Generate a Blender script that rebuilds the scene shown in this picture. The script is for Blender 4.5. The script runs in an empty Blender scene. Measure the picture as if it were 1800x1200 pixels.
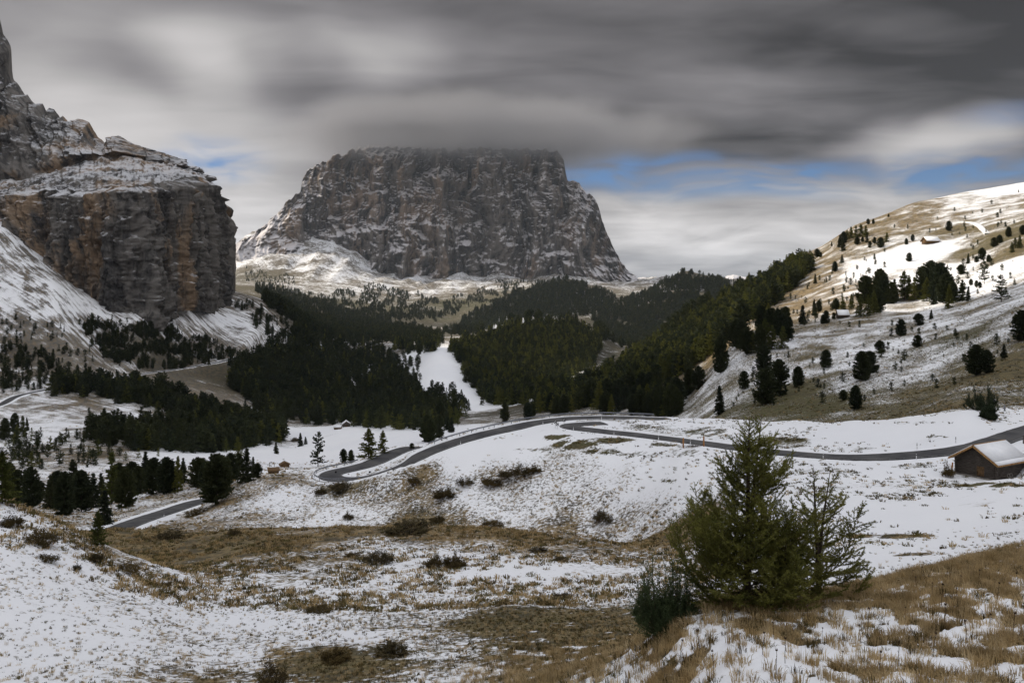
import bpy, math, random
import numpy as np
from mathutils import Vector, Matrix

random.seed(7)
RNG = np.random.default_rng(11)
scene = bpy.context.scene
COL = scene.collection

# ------------------------------------------------------------------ camera
K = 1.3                      # metres of world per unit of the distance tables below
F, CX, HY = 1500.0, 900.0, 500.0   # focal length in photo pixels, centre column, horizon row
cam_data = bpy.data.cameras.new("camera")
cam_data.sensor_width = 36.0
cam_data.lens = 30.0
cam_data.shift_y = -100.0 / 1800.0
cam_data.clip_start = 0.1
cam_data.clip_end = 200000.0
cam = bpy.data.objects.new("camera", cam_data)
COL.objects.link(cam)
cam.location = (0, 0, 0)
cam.rotation_euler = (math.radians(90), 0, 0)
scene.camera = cam

# ------------------------------------------------------------------ sun, sky, exposure
SUN_AZ, SUN_EL = math.radians(-64), math.radians(38)      # azimuth from +Y towards +X
SUN = Vector((math.sin(SUN_AZ) * math.cos(SUN_EL), math.cos(SUN_AZ) * math.cos(SUN_EL), math.sin(SUN_EL)))
sun_data = bpy.data.lights.new("sun", 'SUN')
sun_data.energy = 3.6
sun_data.angle = math.radians(0.53)
sun_data.color = (1.0, 0.88, 0.70)
sun_ob = bpy.data.objects.new("sun", sun_data)
COL.objects.link(sun_ob)
sun_ob.rotation_euler = (-SUN).to_track_quat('-Z', 'Y').to_euler()
sun_ob.location = SUN * 3000

scene.view_settings.view_transform = 'Standard'
scene.view_settings.look = 'None'
scene.view_settings.gamma = 1.0
scene.view_settings.exposure = 0.2
scene.view_settings.use_curve_mapping = False
scene.render.engine = 'CYCLES'
scene.cycles.max_bounces = 5
scene.cycles.diffuse_bounces = 3
scene.cycles.transparent_max_bounces = 8
scene.cycles.volume_bounces = 1
scene.cycles.volume_step_rate = 4.0
scene.cycles.use_denoising = True

world = bpy.data.worlds.new("World")
scene.world = world
world.use_nodes = True


class NT:
    """small helper for building node trees"""
    def __init__(self, tree):
        self.t = tree
        self.t.nodes.clear()

    def n(self, kind, **kw):
        nd = self.t.nodes.new(kind)
        for k, v in kw.items():
            if k.startswith('i_'):
                nd.inputs[k[2:].replace('_', ' ')].default_value = v
            else:
                setattr(nd, k, v)
        return nd

    def link(self, a, b):
        self.t.links.new(a, b)

    def val(self, sock, v):
        if hasattr(v, 'is_output') or isinstance(v, bpy.types.NodeSocket):
            self.link(v, sock)
        else:
            sock.default_value = v

    def math(self, op, a, b=None, c=None, clamp=False):
        nd = self.t.nodes.new('ShaderNodeMath')
        nd.operation = op
        nd.use_clamp = clamp
        self.val(nd.inputs[0], a)
        if b is not None:
            self.val(nd.inputs[1], b)
        if c is not None:
            self.val(nd.inputs[2], c)
        return nd.outputs[0]

    def vmath(self, op, a, b=None):
        nd = self.t.nodes.new('ShaderNodeVectorMath')
        nd.operation = op
        self.val(nd.inputs[0], a)
        if b is not None:
            self.val(nd.inputs[1], b)
        return nd.outputs['Value'] if op in ('LENGTH', 'DOT_PRODUCT', 'DISTANCE') else nd.outputs['Vector']

    def mix(self, f, a, b, blend='MIX'):
        nd = self.t.nodes.new('ShaderNodeMix')
        nd.data_type = 'RGBA'
        nd.blend_type = blend
        nd.clamp_factor = True
        self.val(nd.inputs[0], f)
        self.val(nd.inputs[6], a if not isinstance(a, tuple) else (*a, 1.0)[:4])
        self.val(nd.inputs[7], b if not isinstance(b, tuple) else (*b, 1.0)[:4])
        return nd.outputs[2]

    def noise(self, vec, scale, detail=4.0, rough=0.55, dist=0.0):
        nd = self.t.nodes.new('ShaderNodeTexNoise')
        if vec is not None:
            self.link(vec, nd.inputs['Vector'])
        nd.inputs['Scale'].default_value = scale
        nd.inputs['Detail'].default_value = detail
        nd.inputs['Roughness'].default_value = rough
        nd.inputs['Distortion'].default_value = dist
        return nd.outputs['Fac']

    def ss(self, x, lo, hi, a=0.0, b=1.0):
        nd = self.t.nodes.new('ShaderNodeMapRange')
        nd.interpolation_type = 'SMOOTHSTEP'
        self.val(nd.inputs['Value'], x)
        self.val(nd.inputs['From Min'], lo)
        self.val(nd.inputs['From Max'], hi)
        self.val(nd.inputs['To Min'], a)
        self.val(nd.inputs['To Max'], b)
        return nd.outputs['Result']

    def attr(self, name):
        nd = self.t.nodes.new('ShaderNodeAttribute')
        nd.attribute_name = name
        return nd.outputs['Fac']


def build_world():
    w = NT(world.node_tree)
    tc = w.n('ShaderNodeTexCoord')
    d = tc.outputs['Generated']
    sep = w.n('ShaderNodeSeparateXYZ')
    w.link(d, sep.inputs[0])
    x, y, z = sep.outputs
    az = w.math('ARCTAN2', x, y)
    el = w.math('ARCSINE', z)
    # cloud layer seen in perspective: direction projected on a flat deck
    zz = w.math('ADD', w.math('MAXIMUM', z, 0.0), 0.10)
    cp = w.n('ShaderNodeCombineXYZ')
    w.link(w.math('DIVIDE', x, zz), cp.inputs[0])
    w.link(w.math('DIVIDE', y, zz), cp.inputs[1])
    plane = cp.outputs[0]
    mp = w.n('ShaderNodeMapping')
    mp.inputs['Rotation'].default_value = (0, 0, math.radians(12))
    mp.inputs['Scale'].default_value = (0.55, 1.0, 1.0)
    w.link(plane, mp.inputs['Vector'])
    n_deck = w.noise(mp.outputs[0], 1.0, 3.0, 0.5, 0.3)
    n_fine = w.noise(mp.outputs[0], 3.2, 3.0, 0.5, 0.5)
    # streaks of cloud drawn out sideways by the wind
    ca = w.n('ShaderNodeCombineXYZ')
    w.link(az, ca.inputs[0])
    w.link(el, ca.inputs[1])
    ang = ca.outputs[0]
    warp = w.n('ShaderNodeTexNoise')
    w.link(ang, warp.inputs['Vector'])
    warp.inputs['Scale'].default_value = 6.0
    warp.inputs['Detail'].default_value = 2.0
    wv = w.vmath('SUBTRACT', warp.outputs['Color'], (0.5, 0.5, 0.5))
    wv = w.vmath('MULTIPLY', wv, (0.16, 0.05, 0.0))
    angw = w.vmath('ADD', ang, wv)
    ms = w.n('ShaderNodeMapping')
    ms.inputs['Rotation'].default_value = (0, 0, math.radians(-5))
    ms.inputs['Scale'].default_value = (4.0, 18.0, 1.0)
    w.link(angw, ms.inputs['Vector'])
    n_str = w.noise(ms.outputs[0], 1.0, 3.0, 0.5, 0.2)
    ms2 = w.n('ShaderNodeMapping')
    ms2.inputs['Scale'].default_value = (9.0, 42.0, 1.0)
    w.link(angw, ms2.inputs['Vector'])
    n_str2 = w.noise(ms2.outputs[0], 1.0, 3.0, 0.55, 0.3)

    def blob(px, py, rx, ry):
        a = math.atan((px - CX) / F)
        e = math.atan((HY - py) / F * math.cos(a))
        v = w.vmath('SUBTRACT', angw, (a, e, 0.0))
        v = w.vmath('MULTIPLY', v, (F / rx, F / ry, 0.0))
        r = w.vmath('LENGTH', v)
        return w.ss(r, 0.0, 1.0, 1.0, 0.0)

    lum = None
    high = w.ss(el, math.radians(19), math.radians(62), 0.0, 1.0)
    base = w.math('ADD', w.math('MULTIPLY', high, 0.92), 0.15)
    lum = w.math('ADD', base, w.math('MULTIPLY', w.math('SUBTRACT', n_deck, 0.5), 0.26))
    lum = w.math('ADD', lum, w.math('MULTIPLY', w.math('SUBTRACT', n_fine, 0.5), 0.16))
    low = w.ss(el, math.radians(2), math.radians(9), 1.0, 0.0)
    lum = w.math('ADD', lum, w.math('MULTIPLY', low, 0.12))
    lum = w.math('ADD', lum, w.math('MULTIPLY', w.math('SUBTRACT', n_str, 0.5), 0.13))
    lum = w.math('ADD', lum, w.math('MULTIPLY', w.math('MULTIPLY', w.math('SUBTRACT', n_str2, 0.5), 0.75), low))
    for (px, py, rx, ry, amp) in SKY_BLOBS:
        lum = w.math('ADD', lum, w.math('MULTIPLY', blob(px, py, rx, ry), amp * 1.15))
    lum = w.math('MAXIMUM', lum, 0.035)
    # tint: bright cloud slightly warm, dark cloud bluish
    tint = w.mix(w.ss(lum, 0.08, 0.45), (1.0, 0.955, 1.0), (1.0, 0.965, 0.96))
    tint = w.mix(high, tint, (0.965, 0.985, 1.04))
    cl = w.n('ShaderNodeVectorMath', operation='SCALE')
    w.link(tint, cl.inputs[0])
    w.link(lum, cl.inputs['Scale'])
    cloud_col = cl.outputs[0]
    # gaps of blue sky
    gap = None
    for (px, py, rx, ry, amp) in SKY_GAPS:
        b = w.math('MULTIPLY', blob(px, py, rx, ry), amp)
        gap = b if gap is None else w.math('MAXIMUM', gap, b)
    gn = w.math('ADD', w.math('MULTIPLY', n_str, 0.5), w.math('MULTIPLY', n_str2, 0.7))
    gap = w.math('MULTIPLY', gap, w.ss(gn, 0.46, 0.74, 1.2, 0.15), clamp=True)
    sky = w.n('ShaderNodeTexSky')
    sky.sky_type = 'NISHITA'
    sky.sun_disc = False
    sky.sun_elevation = SUN_EL
    sky.sun_rotation = SUN_AZ
    sky.altitude = 2100
    sky.air_density = 1.0
    sky.dust_density = 0.3
    ssc = w.n('ShaderNodeVectorMath', operation='SCALE')
    w.link(sky.outputs[0], ssc.inputs[0])
    ssc.inputs['Scale'].default_value = 0.055
    blue = w.mix(1.0, ssc.outputs[0], (0.62, 0.82, 1.12), 'MULTIPLY')
    colr = w.mix(gap, cloud_col, blue)
    colr = w.mix(w.ss(el, math.radians(-4), math.radians(-0.5), 1.0, 0.0), colr, (0.16, 0.16, 0.17))
    bg = w.n('ShaderNodeBackground')
    bg.inputs['Strength'].default_value = 1.0
    w.link(colr, bg.inputs['Color'])
    out = w.n('ShaderNodeOutputWorld')
    w.link(bg.outputs[0], out.inputs[0])


SKY_BLOBS = [
    (385, 118, 160, 110, 0.26), (640, 108, 190, 110, 0.17), (60, 220, 380, 180, 0.24), (400, 240, 440, 90, 0.22), (120, 40, 360, 160, 0.12), (520, 60, 500, 150, 0.05),
    (270, 140, 170, 80, -0.12), (480, 130, 120, 80, -0.06), (820, 225, 420, 100, -0.07), (1750, 40, 620, 260, -0.11), (1150, 262, 620, 60, -0.10), (1330, 405, 660, 130, 0.26), (1080, 380, 170, 90, 0.08),
    (450, 380, 260, 140, 0.34), (1585, 258, 130, 55, 0.26), (1735, 236, 150, 52, 0.28), (1780, 430, 300, 140, -0.06),
    (700, 180, 260, 90, -0.06), (1000, 60, 400, 120, -0.02), (1280, 150, 220, 60, 0.05)]
SKY_GAPS = [
    (1070, 302, 190, 46, 1.3), (1330, 314, 330, 50, 1.35), (1690, 300, 280, 46, 1.3), (370, 285, 150, 52, 1.25),
    (1200, 290, 130, 26, 0.8), (1530, 300, 140, 30, 0.7), (1800, 205, 120, 30, 0.5)]
build_world()


# ------------------------------------------------------------------ numeric helpers
_perm = np.random.default_rng(5).permutation(512)
_perm = np.concatenate([_perm, _perm, _perm])
_ga = np.random.default_rng(6).uniform(0, 2 * np.pi, 512)
_gx, _gy = np.cos(_ga), np.sin(_ga)


def perlin(x, y, seed=0):
    x = np.asarray(x, float) + seed * 37.17
    y = np.asarray(y, float) - seed * 91.73
    xi = np.floor(x).astype(np.int64)
    yi = np.floor(y).astype(np.int64)
    xf, yf = x - xi, y - yi
    xi &= 511
    yi &= 511
    u = xf * xf * xf * (xf * (xf * 6 - 15) + 10)
    v = yf * yf * yf * (yf * (yf * 6 - 15) + 10)

    def g(ix, iy, fx, fy):
        h = _perm[(_perm[ix & 511] + iy) & 511]
        return _gx[h] * fx + _gy[h] * fy
    a = g(xi, yi, xf, yf)
    b = g(xi + 1, yi, xf - 1, yf)
    c = g(xi, yi + 1, xf, yf - 1)
    d = g(xi + 1, yi + 1, xf - 1, yf - 1)
    return (a + u * (b - a)) * (1 - v) + (c + u * (d - c)) * v * 1.0


def fbm(x, y, octv=4, gain=0.5, seed=0):
    s, a, f = 0.0, 1.0, 1.0
    for i in range(octv):
        s = s + a * perlin(x * f, y * f, seed + i * 3)
        a *= gain
        f *= 2.03
    return s


def ridged(x, y, octv=4, gain=0.5, seed=0):
    s, a, f = 0.0, 1.0, 1.0
    for i in range(octv):
        s = s + a * (1.0 - 2.6 * np.abs(perlin(x * f, y * f, seed + i * 3)))
        a *= gain
        f *= 2.07
    return s


def sstep(a, b, x):
    t = np.clip((x - a) / (b - a), 0, 1)
    return t * t * (3 - 2 * t)


def proj(x, y, z):
    return CX + F * x / y, HY - F * z / y


def at(px, py, d):
    """photo pixel and world distance -> point"""
    return Vector(((px - CX) / F * d, d, (HY - py) / F * d))


def new_mesh(name, verts, faces=None, tris=None, quads=None, smooth=False):
    """verts (n,3); tris (m,3) and / or quads (k,4) as arrays"""
    me = bpy.data.meshes.new(name)
    verts = np.asarray(verts, np.float32)
    loops, starts, totals = [], [], []
    pos = 0
    for arr, k in ((quads, 4), (tris, 3)):
        if arr is None or len(arr) == 0:
            continue
        arr = np.asarray(arr, np.int32)
        loops.append(arr.ravel())
        starts.append(pos + np.arange(len(arr), dtype=np.int32) * k)
        totals.append(np.full(len(arr), k, np.int32))
        pos += arr.size
    loops = np.concatenate(loops)
    starts = np.concatenate(starts)
    totals = np.concatenate(totals)
    me.vertices.add(len(verts))
    me.vertices.foreach_set('co', verts.ravel())
    me.loops.add(len(loops))
    me.loops.foreach_set('vertex_index', loops)
    me.polygons.add(len(starts))
    me.polygons.foreach_set('loop_start', starts)
    me.polygons.foreach_set('loop_total', totals)
    if smooth:
        me.polygons.foreach_set('use_smooth', np.ones(len(starts), bool))
    me.update(calc_edges=True)
    return me


def set_attr(me, name, arr):
    a = me.attributes.new(name, 'FLOAT', 'POINT')
    a.data.foreach_set('value', np.asarray(arr, np.float32).ravel())


def grid_quads(nr, nc):
    i = np.arange(nr * nc).reshape(nr, nc)
    return np.stack([i[:-1, :-1], i[:-1, 1:], i[1:, 1:], i[1:, :-1]], -1).reshape(-1, 4)


def tag(o, label=None, cat=None, group=None, kind=None):
    if label:
        o['label'] = label
    if cat:
        o['category'] = cat
    if group:
        o['group'] = group
    if kind:
        o['kind'] = kind
    return o


def obj(name, me, mat=None, parent=None, loc=None, rz=None):
    o = bpy.data.objects.new(name, me)
    COL.objects.link(o)
    if mat is not None and me is not None and len(me.materials) == 0:
        me.materials.append(mat)
    if parent is not None:
        o.parent = parent
    if loc is not None:
        o.location = loc
    if rz is not None:
        o.rotation_euler = (0, 0, rz)
    return o


def empty(name, loc=(0, 0, 0), rz=0.0, scale=1.0):
    o = bpy.data.objects.new(name, None)
    COL.objects.link(o)
    o.location = loc
    o.rotation_euler = (0, 0, rz)
    o.scale = (scale,) * 3
    o.empty_display_size = 0.2
    return o


class MB:
    """collects boxes, prisms, tubes"""
    def __init__(self):
        self.v, self.t, self.q, self.n = [], [], [], 0

    def add(self, verts, tris=(), quads=()):
        verts = np.asarray(verts, float).reshape(-1, 3)
        if len(tris):
            self.t.append(np.asarray(tris, int).reshape(-1, 3) + self.n)
        if len(quads):
            self.q.append(np.asarray(quads, int).reshape(-1, 4) + self.n)
        self.v.append(verts)
        self.n += len(verts)
        return self

    def box(self, c, s, rot=None):
        c, s = np.asarray(c, float), np.asarray(s, float) / 2
        p = np.array([[x, y, z] for x in (-1, 1) for y in (-1, 1) for z in (-1, 1)]) * s
        if rot is not None:
            p = p @ np.array(rot.to_3x3() if hasattr(rot, 'to_3x3') else rot).T
        q = [[0, 1, 3, 2], [4, 6, 7, 5], [0, 4, 5, 1], [2, 3, 7, 6], [0, 2, 6, 4], [1, 5, 7, 3]]
        return self.add(p + c, quads=q)

    def beam(self, a, b, w, h, up=(0, 0, 1)):
        a, b = Vector(a), Vector(b)
        d = b - a
        L = d.length
        d.normalize()
        u = Vector(up)
        s = d.cross(u)
        if s.length < 1e-6:
            s = Vector((1, 0, 0))
        s.normalize()
        u = s.cross(d)
        R = Matrix((s, d, u)).transposed()
        return self.box((a + b) / 2, (w, L, h), R)

    def tube(self, pts, rads, n=6, cap=True):
        pts = [Vector(p) for p in pts]
        rings = []
        for i, p in enumerate(pts):
            d = (pts[min(i + 1, len(pts) - 1)] - pts[max(i - 1, 0)]).normalized()
            a = d.orthogonal().normalized() if i == 0 else (a - d * a.dot(d)).normalized()
            b = d.cross(a)
            r = rads[i] if hasattr(rads, '__len__') else rads
            rings.append([p + (a * math.cos(t) + b * math.sin(t)) * r for t in [2 * math.pi * k / n for k in range(n)]])
        v = [c for r in rings for c in r]
        q = []
        for i in range(len(pts) - 1):
            for k in range(n):
                q.append([i * n + k, i * n + (k + 1) % n, (i + 1) * n + (k + 1) % n, (i + 1) * n + k])
        t = []
        if cap:
            v = v + [pts[0], pts[-1]]
            m = len(pts) * n
            for k in range(n):
                t.append([m, (k + 1) % n, k])
                t.append([m + 1, m - n + k, m - n + (k + 1) % n])
        return self.add([tuple(c) for c in v], tris=t, quads=q)

    def prism(self, poly, axis_a, axis_b, origin, ext):
        """polygon in plane (axis_a, axis_b) at origin, extruded by vector ext"""
        A, B, O, E = (np.asarray(k, float) for k in (axis_a, axis_b, origin, ext))
        p = np.array([O + A * x + B * y for x, y in poly])
        n = len(poly)
        v = np.concatenate([p, p + E])
        t = [[0, i + 1, i] for i in range(1, n - 1)] + [[n, n + i, n + i + 1] for i in range(1, n - 1)]
        q = [[i, (i + 1) % n, n + (i + 1) % n, n + i] for i in range(n)]
        return self.add(v, tris=t, quads=q)

    def build(self, name, mat, parent=None, loc=None, smooth=False):
        return obj(name, self.mesh(name, mat, smooth), mat, parent, loc)

    def mesh(self, name, mat=None, smooth=False):
        me = new_mesh(name, np.concatenate(self.v), quads=np.concatenate(self.q) if self.q else None,
                      tris=np.concatenate(self.t) if self.t else None, smooth=smooth)
        if mat is not None:
            me.materials.append(mat)
        return me


# ------------------------------------------------------------------ materials
MATS = {}


def principled(name):
    m = bpy.data.materials.new(name)
    m.use_nodes = True
    t = NT(m.node_tree)
    b = t.n('ShaderNodeBsdfPrincipled')
    o = t.n('ShaderNodeOutputMaterial')
    t.link(b.outputs[0], o.inputs[0])
    b.inputs['Roughness'].default_value = 0.8
    b.inputs['Specular IOR Level'].default_value = 0.25
    MATS[name] = m
    return m, t, b


def bump(t, b, h, strength, dist):
    bp = t.n('ShaderNodeBump')
    bp.inputs['Strength'].default_value = strength
    bp.inputs['Distance'].default_value = dist
    t.link(h, bp.inputs['Height'])
    t.link(bp.outputs[0], b.inputs['Normal'])


def mat_terrain():
    m, t, b = principled('ground_cover')
    geo = t.n('ShaderNodeNewGeometry')
    pos = geo.outputs['Position']
    nA = t.noise(pos, 1.9, 6, 0.72)
    nL = t.noise(pos, 0.0065, 9, 0.62, 0.3)
    nB = t.noise(pos, 0.055, 8, 0.62, 0.3)
    nF = t.noise(pos, 0.012, 6, 0.6)
    m0 = t.n('ShaderNodeMapping')
    m0.inputs['Rotation'].default_value = (0, 0, math.radians(30))
    t.link(pos, m0.inputs['Vector'])
    mp = t.n('ShaderNodeMapping')
    mp.inputs['Scale'].default_value = (0.035, 0.24, 0.05)
    t.link(m0.outputs[0], mp.inputs['Vector'])
    nS = t.noise(mp.outputs[0], 1.0, 7, 0.66, 0.4)
    # wind- and hoof-drawn streaks on the meadow
    mr = t.n('ShaderNodeMapping')
    mr.inputs['Rotation'].default_value = (0, 0, math.radians(-35))
    t.link(pos, mr.inputs['Vector'])
    mq = t.n('ShaderNodeMapping')
    mq.inputs['Scale'].default_value = (0.06, 0.34, 0.1)
    t.link(mr.outputs[0], mq.inputs['Vector'])
    nM = t.noise(mq.outputs[0], 1.0, 6, 0.6, 0.6)
    snow, green, scree, forest = t.attr('snow'), t.attr('green'), t.attr('scree'), t.attr('forest')
    c1 = t.math('ADD', t.math('ADD', t.math('MULTIPLY', nA, 0.46), t.math('MULTIPLY', nB, 0.36)), t.math('MULTIPLY', nL, 0.18))
    c1 = t.math('ADD', t.math('MULTIPLY', t.math('SUBTRACT', c1, 0.5), 3.6), 0.5)
    nM = t.math('ADD', t.math('MULTIPLY', t.math('SUBTRACT', nM, 0.5), 2.6), 0.5)
    nS = t.math('ADD', t.math('MULTIPLY', t.math('SUBTRACT', nS, 0.5), 2.6), 0.5)
    meadow = t.ss(snow, 0.86, 0.95)
    c1 = t.math('ADD', t.math('MULTIPLY', c1, t.math('SUBTRACT', 1.0, t.math('MULTIPLY', meadow, 0.75))),
                t.math('MULTIPLY', nM, t.math('MULTIPLY', meadow, 0.75)))
    c2 = t.math('ADD', t.math('ADD', t.math('MULTIPLY', c1, 0.35), t.math('MULTIPLY', nS, 0.35)), t.math('MULTIPLY', t.math('ADD', t.math('MULTIPLY', t.math('SUBTRACT', nL, 0.5), 2.8), 0.5), 0.30))
    c2 = t.math('ADD', t.math('MULTIPLY', t.math('SUBTRACT', c2, 0.5), 1.9), 0.5)
    cc = t.math('ADD', t.math('MULTIPLY', c1, t.math('SUBTRACT', 1.0, scree)), t.math('MULTIPLY', c2, scree))
    thr = t.math('SUBTRACT', 1.0, snow)
    msk = t.ss(cc, t.math('SUBTRACT', thr, 0.12), t.math('ADD', thr, 0.12))
    # grass colours
    n2 = t.noise(pos, 0.35, 5, 0.6)
    n3 = t.noise(pos, 2.6, 4, 0.65)
    tan_c = t.mix(t.ss(n3, 0.35, 0.65), (0.125, 0.088, 0.044), (0.32, 0.235, 0.125))
    brown = t.mix(t.ss(n3, 0.35, 0.65), (0.040, 0.033, 0.020), (0.115, 0.088, 0.052))
    grass = t.mix(t.ss(n2, 0.42, 0.60), tan_c, brown)
    gcol = t.mix(t.ss(n3, 0.3, 0.7), (0.030, 0.034, 0.012), (0.085, 0.080, 0.030))
    grass = t.mix(t.math('MULTIPLY', green, t.ss(n2, 0.30, 0.62, 1.2, 0.55)), grass, gcol)
    rock = t.mix(t.ss(nB, 0.4, 0.65), (0.105, 0.098, 0.092), (0.21, 0.195, 0.175))
    grass = t.mix(t.math('MULTIPLY', scree, t.ss(n2, 0.35, 0.6, 0.5, 1.0)), grass, rock)
    grass = t.mix(forest, grass, (0.022, 0.022, 0.013))
    snowc = t.mix(t.ss(nF, 0.3, 0.7), (0.80, 0.81, 0.845), (0.86, 0.865, 0.885))
    col = t.mix(msk, grass, snowc)
    t.link(col, b.inputs['Base Color'])
    t.val(b.inputs['Roughness'], t.ss(msk, 0, 1, 0.9, 0.55))
    h = t.math('ADD', t.math('MULTIPLY', nA, 0.6), t.math('MULTIPLY', msk, 0.25))
    bump(t, b, h, 0.45, 0.16)
    return m


def mat_rock(name, s, ochre, snow_bias, snow_w=0.10, dust=0.95, warm=(1.0, 1.0, 1.0)):
    """s = feature scale in 1/m"""
    m, t, b = principled(name)
    geo = t.n('ShaderNodeNewGeometry')
    pos = geo.outputs['Position']
    mp = t.n('ShaderNodeMapping')
    mp.inputs['Scale'].default_value = (1.0, 1.0, 0.16)
    t.link(pos, mp.inputs['Vector'])
    n_v = t.noise(mp.outputs[0], s * 1.6, 7, 0.62, 0.4)
    n_v2 = t.noise(mp.outputs[0], s * 0.55, 4, 0.55, 0.8)
    mh = t.n('ShaderNodeMapping')
    mh.inputs['Rotation'].default_value = (0, math.radians(7), 0)
    mh.inputs['Scale'].default_value = (0.12, 0.12, 1.0)
    t.link(pos, mh.inputs['Vector'])
    n_h = t.noise(mh.outputs[0], s * 3.2, 6, 0.62, 0.5)
    n_f = t.noise(pos, s * 9.0, 8, 0.68)
    grey = t.mix(t.ss(n_v, 0.38, 0.60), (0.034, 0.032, 0.031), (0.160, 0.147, 0.133))  # dark and pale contrast raised in place of relief shading
    grey = t.mix(t.ss(n_f, 0.40, 0.66, 0.0, 0.55), grey, (0.165, 0.153, 0.142))
    och = t.mix(t.ss(n_f, 0.3, 0.7), (0.19, 0.118, 0.062), (0.40, 0.262, 0.145))
    om = t.math('MULTIPLY', t.ss(n_v2, 0.48, 0.58), t.ss(n_v, 0.38, 0.56))
    col = t.mix(t.math('MULTIPLY', om, ochre), grey, och)
    dark_streak = t.ss(t.noise(mp.outputs[0], s * 4.2, 5, 0.65), 0.54, 0.62, 0.0, 0.75)  # dark vertical cracks painted in to make up for weak relief shading
    col = t.mix(dark_streak, col, (0.040, 0.038, 0.038))
    crack = t.ss(n_h, 0.60, 0.68, 0.0, 0.35)
    col = t.mix(crack, col, (0.05, 0.048, 0.047))
    sp = t.n('ShaderNodeSeparateXYZ')
    t.link(geo.outputs['Normal'], sp.inputs[0])
    nz = sp.outputs[2]
    # thin snow lying on ledges and rough slabs
    led = t.math('ADD', t.math('MULTIPLY', t.math('SUBTRACT', n_f, 0.5), 1.0), t.math('MULTIPLY', t.math('SUBTRACT', n_h, 0.5), 1.5))
    sv = t.math('ADD', t.math('ADD', nz, t.math('MULTIPLY', led, 0.8)), t.attr('snow'))
    sm = t.ss(sv, snow_bias - snow_w, snow_bias + snow_w)
    col = t.mix(t.math('MULTIPLY', sm, dust), col, (0.78, 0.79, 0.83))
    col = t.mix(1.0, col, warm, 'MULTIPLY')
    t.link(col, b.inputs['Base Color'])
    b.inputs['Roughness'].default_value = 0.9
    hh = t.math('ADD', t.math('MULTIPLY', n_f, 0.7), t.math('MULTIPLY', n_v, 1.0))
    bump(t, b, hh, 1.0, 0.9 / s * 0.08)
    return m


def mat_simple(name, c1, c2, scale, rough=0.8, bumps=0.0, metal=0.0, stretch=None, dist=0.02):
    m, t, b = principled(name)
    tc = t.n('ShaderNodeTexCoord')
    v = tc.outputs['Object']
    if stretch:
        mp = t.n('ShaderNodeMapping')
        mp.inputs['Scale'].default_value = stretch
        t.link(v, mp.inputs['Vector'])
        v = mp.outputs[0]
    n = t.noise(v, scale, 6, 0.62)
    t.link(t.mix(t.ss(n, 0.3, 0.7), c1, c2), b.inputs['Base Color'])
    b.inputs['Roughness'].default_value = rough
    b.inputs['Metallic'].default_value = metal
    if bumps:
        bump(t, b, n, bumps, dist)
    return m


def mat_foliage(name, dark, light, vary, dust=0.0, transl=0.25):
    m, t, b = principled(name)
    oi = t.n('ShaderNodeObjectInfo')
    geo = t.n('ShaderNodeNewGeometry')
    n = t.noise(geo.outputs['Position'], 0.9, 3, 0.6)
    c = t.mix(t.ss(n, 0.3, 0.7), dark, light)
    r = oi.outputs['Random']
    c = t.mix(t.math('MULTIPLY', r, vary), c, (light[0] * 1.35, light[1] * 1.2, light[2] * 0.9))
    if dust:
        sp = t.n('ShaderNodeSeparateXYZ')
        t.link(geo.outputs['Normal'], sp.inputs[0])
        n2 = t.noise(geo.outputs['Position'], 2.0, 3, 0.6)
        c = t.mix(t.math('MULTIPLY', t.ss(n2, 0.55, 0.7), dust), c, (0.7, 0.72, 0.76))
    t.link(c, b.inputs['Base Color'])
    b.inputs['Roughness'].default_value = 0.75
    b.inputs['Specular IOR Level'].default_value = 0.15
    tr = t.n('ShaderNodeBsdfTranslucent')
    t.link(c, tr.inputs[0])
    mx = t.n('ShaderNodeMixShader')
    mx.inputs[0].default_value = transl
    t.link(b.outputs[0], mx.inputs[1])
    t.link(tr.outputs[0], mx.inputs[2])
    out = [x for x in t.t.nodes if x.type == 'OUTPUT_MATERIAL'][0]
    t.link(mx.outputs[0], out.inputs[0])
    return m


M_GROUND = mat_terrain()
M_ROCK_NEAR = mat_rock('pale_limestone_cliff', 0.022, 0.62, 0.90, 0.20, 0.7)
M_ROCK_FAR = mat_rock('snow_dusted_limestone', 0.0055, 0.30, 0.72, 0.30, 0.55, (1.42, 1.36, 1.34))
M_PINE = mat_foliage('pine_needles', (0.018, 0.026, 0.015), (0.046, 0.058, 0.028), 0.9)
M_LARCH = mat_foliage('larch_needles', (0.042, 0.055, 0.016), (0.118, 0.130, 0.036), 0.8)
M_SPRUCE = mat_foliage('spruce_needles', (0.020, 0.028, 0.017), (0.048, 0.058, 0.030), 0.9)
M_DWARF = mat_foliage('dwarf_pine_needles', (0.030, 0.048, 0.024), (0.085, 0.118, 0.056), 0.2)
M_BARK = mat_simple('bark', (0.035, 0.026, 0.019), (0.095, 0.075, 0.058), 9.0, 0.9, 0.5)
M_ASPHALT = mat_simple('asphalt', (0.034, 0.034, 0.038), (0.092, 0.089, 0.088), 0.22, 0.8, 0.15)
M_PAINT = mat_simple('worn_white_paint', (0.12, 0.12, 0.12), (0.50, 0.50, 0.49), 3.0, 0.7)
M_STEEL = mat_simple('galvanised_steel', (0.16, 0.17, 0.19), (0.30, 0.31, 0.34), 4.0, 0.45, 0.0, 0.7)
M_WOOD = mat_simple('weathered_dark_wood', (0.030, 0.025, 0.021), (0.135, 0.115, 0.098), 6.0, 0.9, 0.5, 0.0, (0.25, 0.25, 3.0))
M_NEWWOOD = mat_simple('fresh_larch_boards', (0.24, 0.125, 0.045), (0.48, 0.28, 0.11), 5.0, 0.75, 0.3, 0.0, (1, 1, 0.3))
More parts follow.
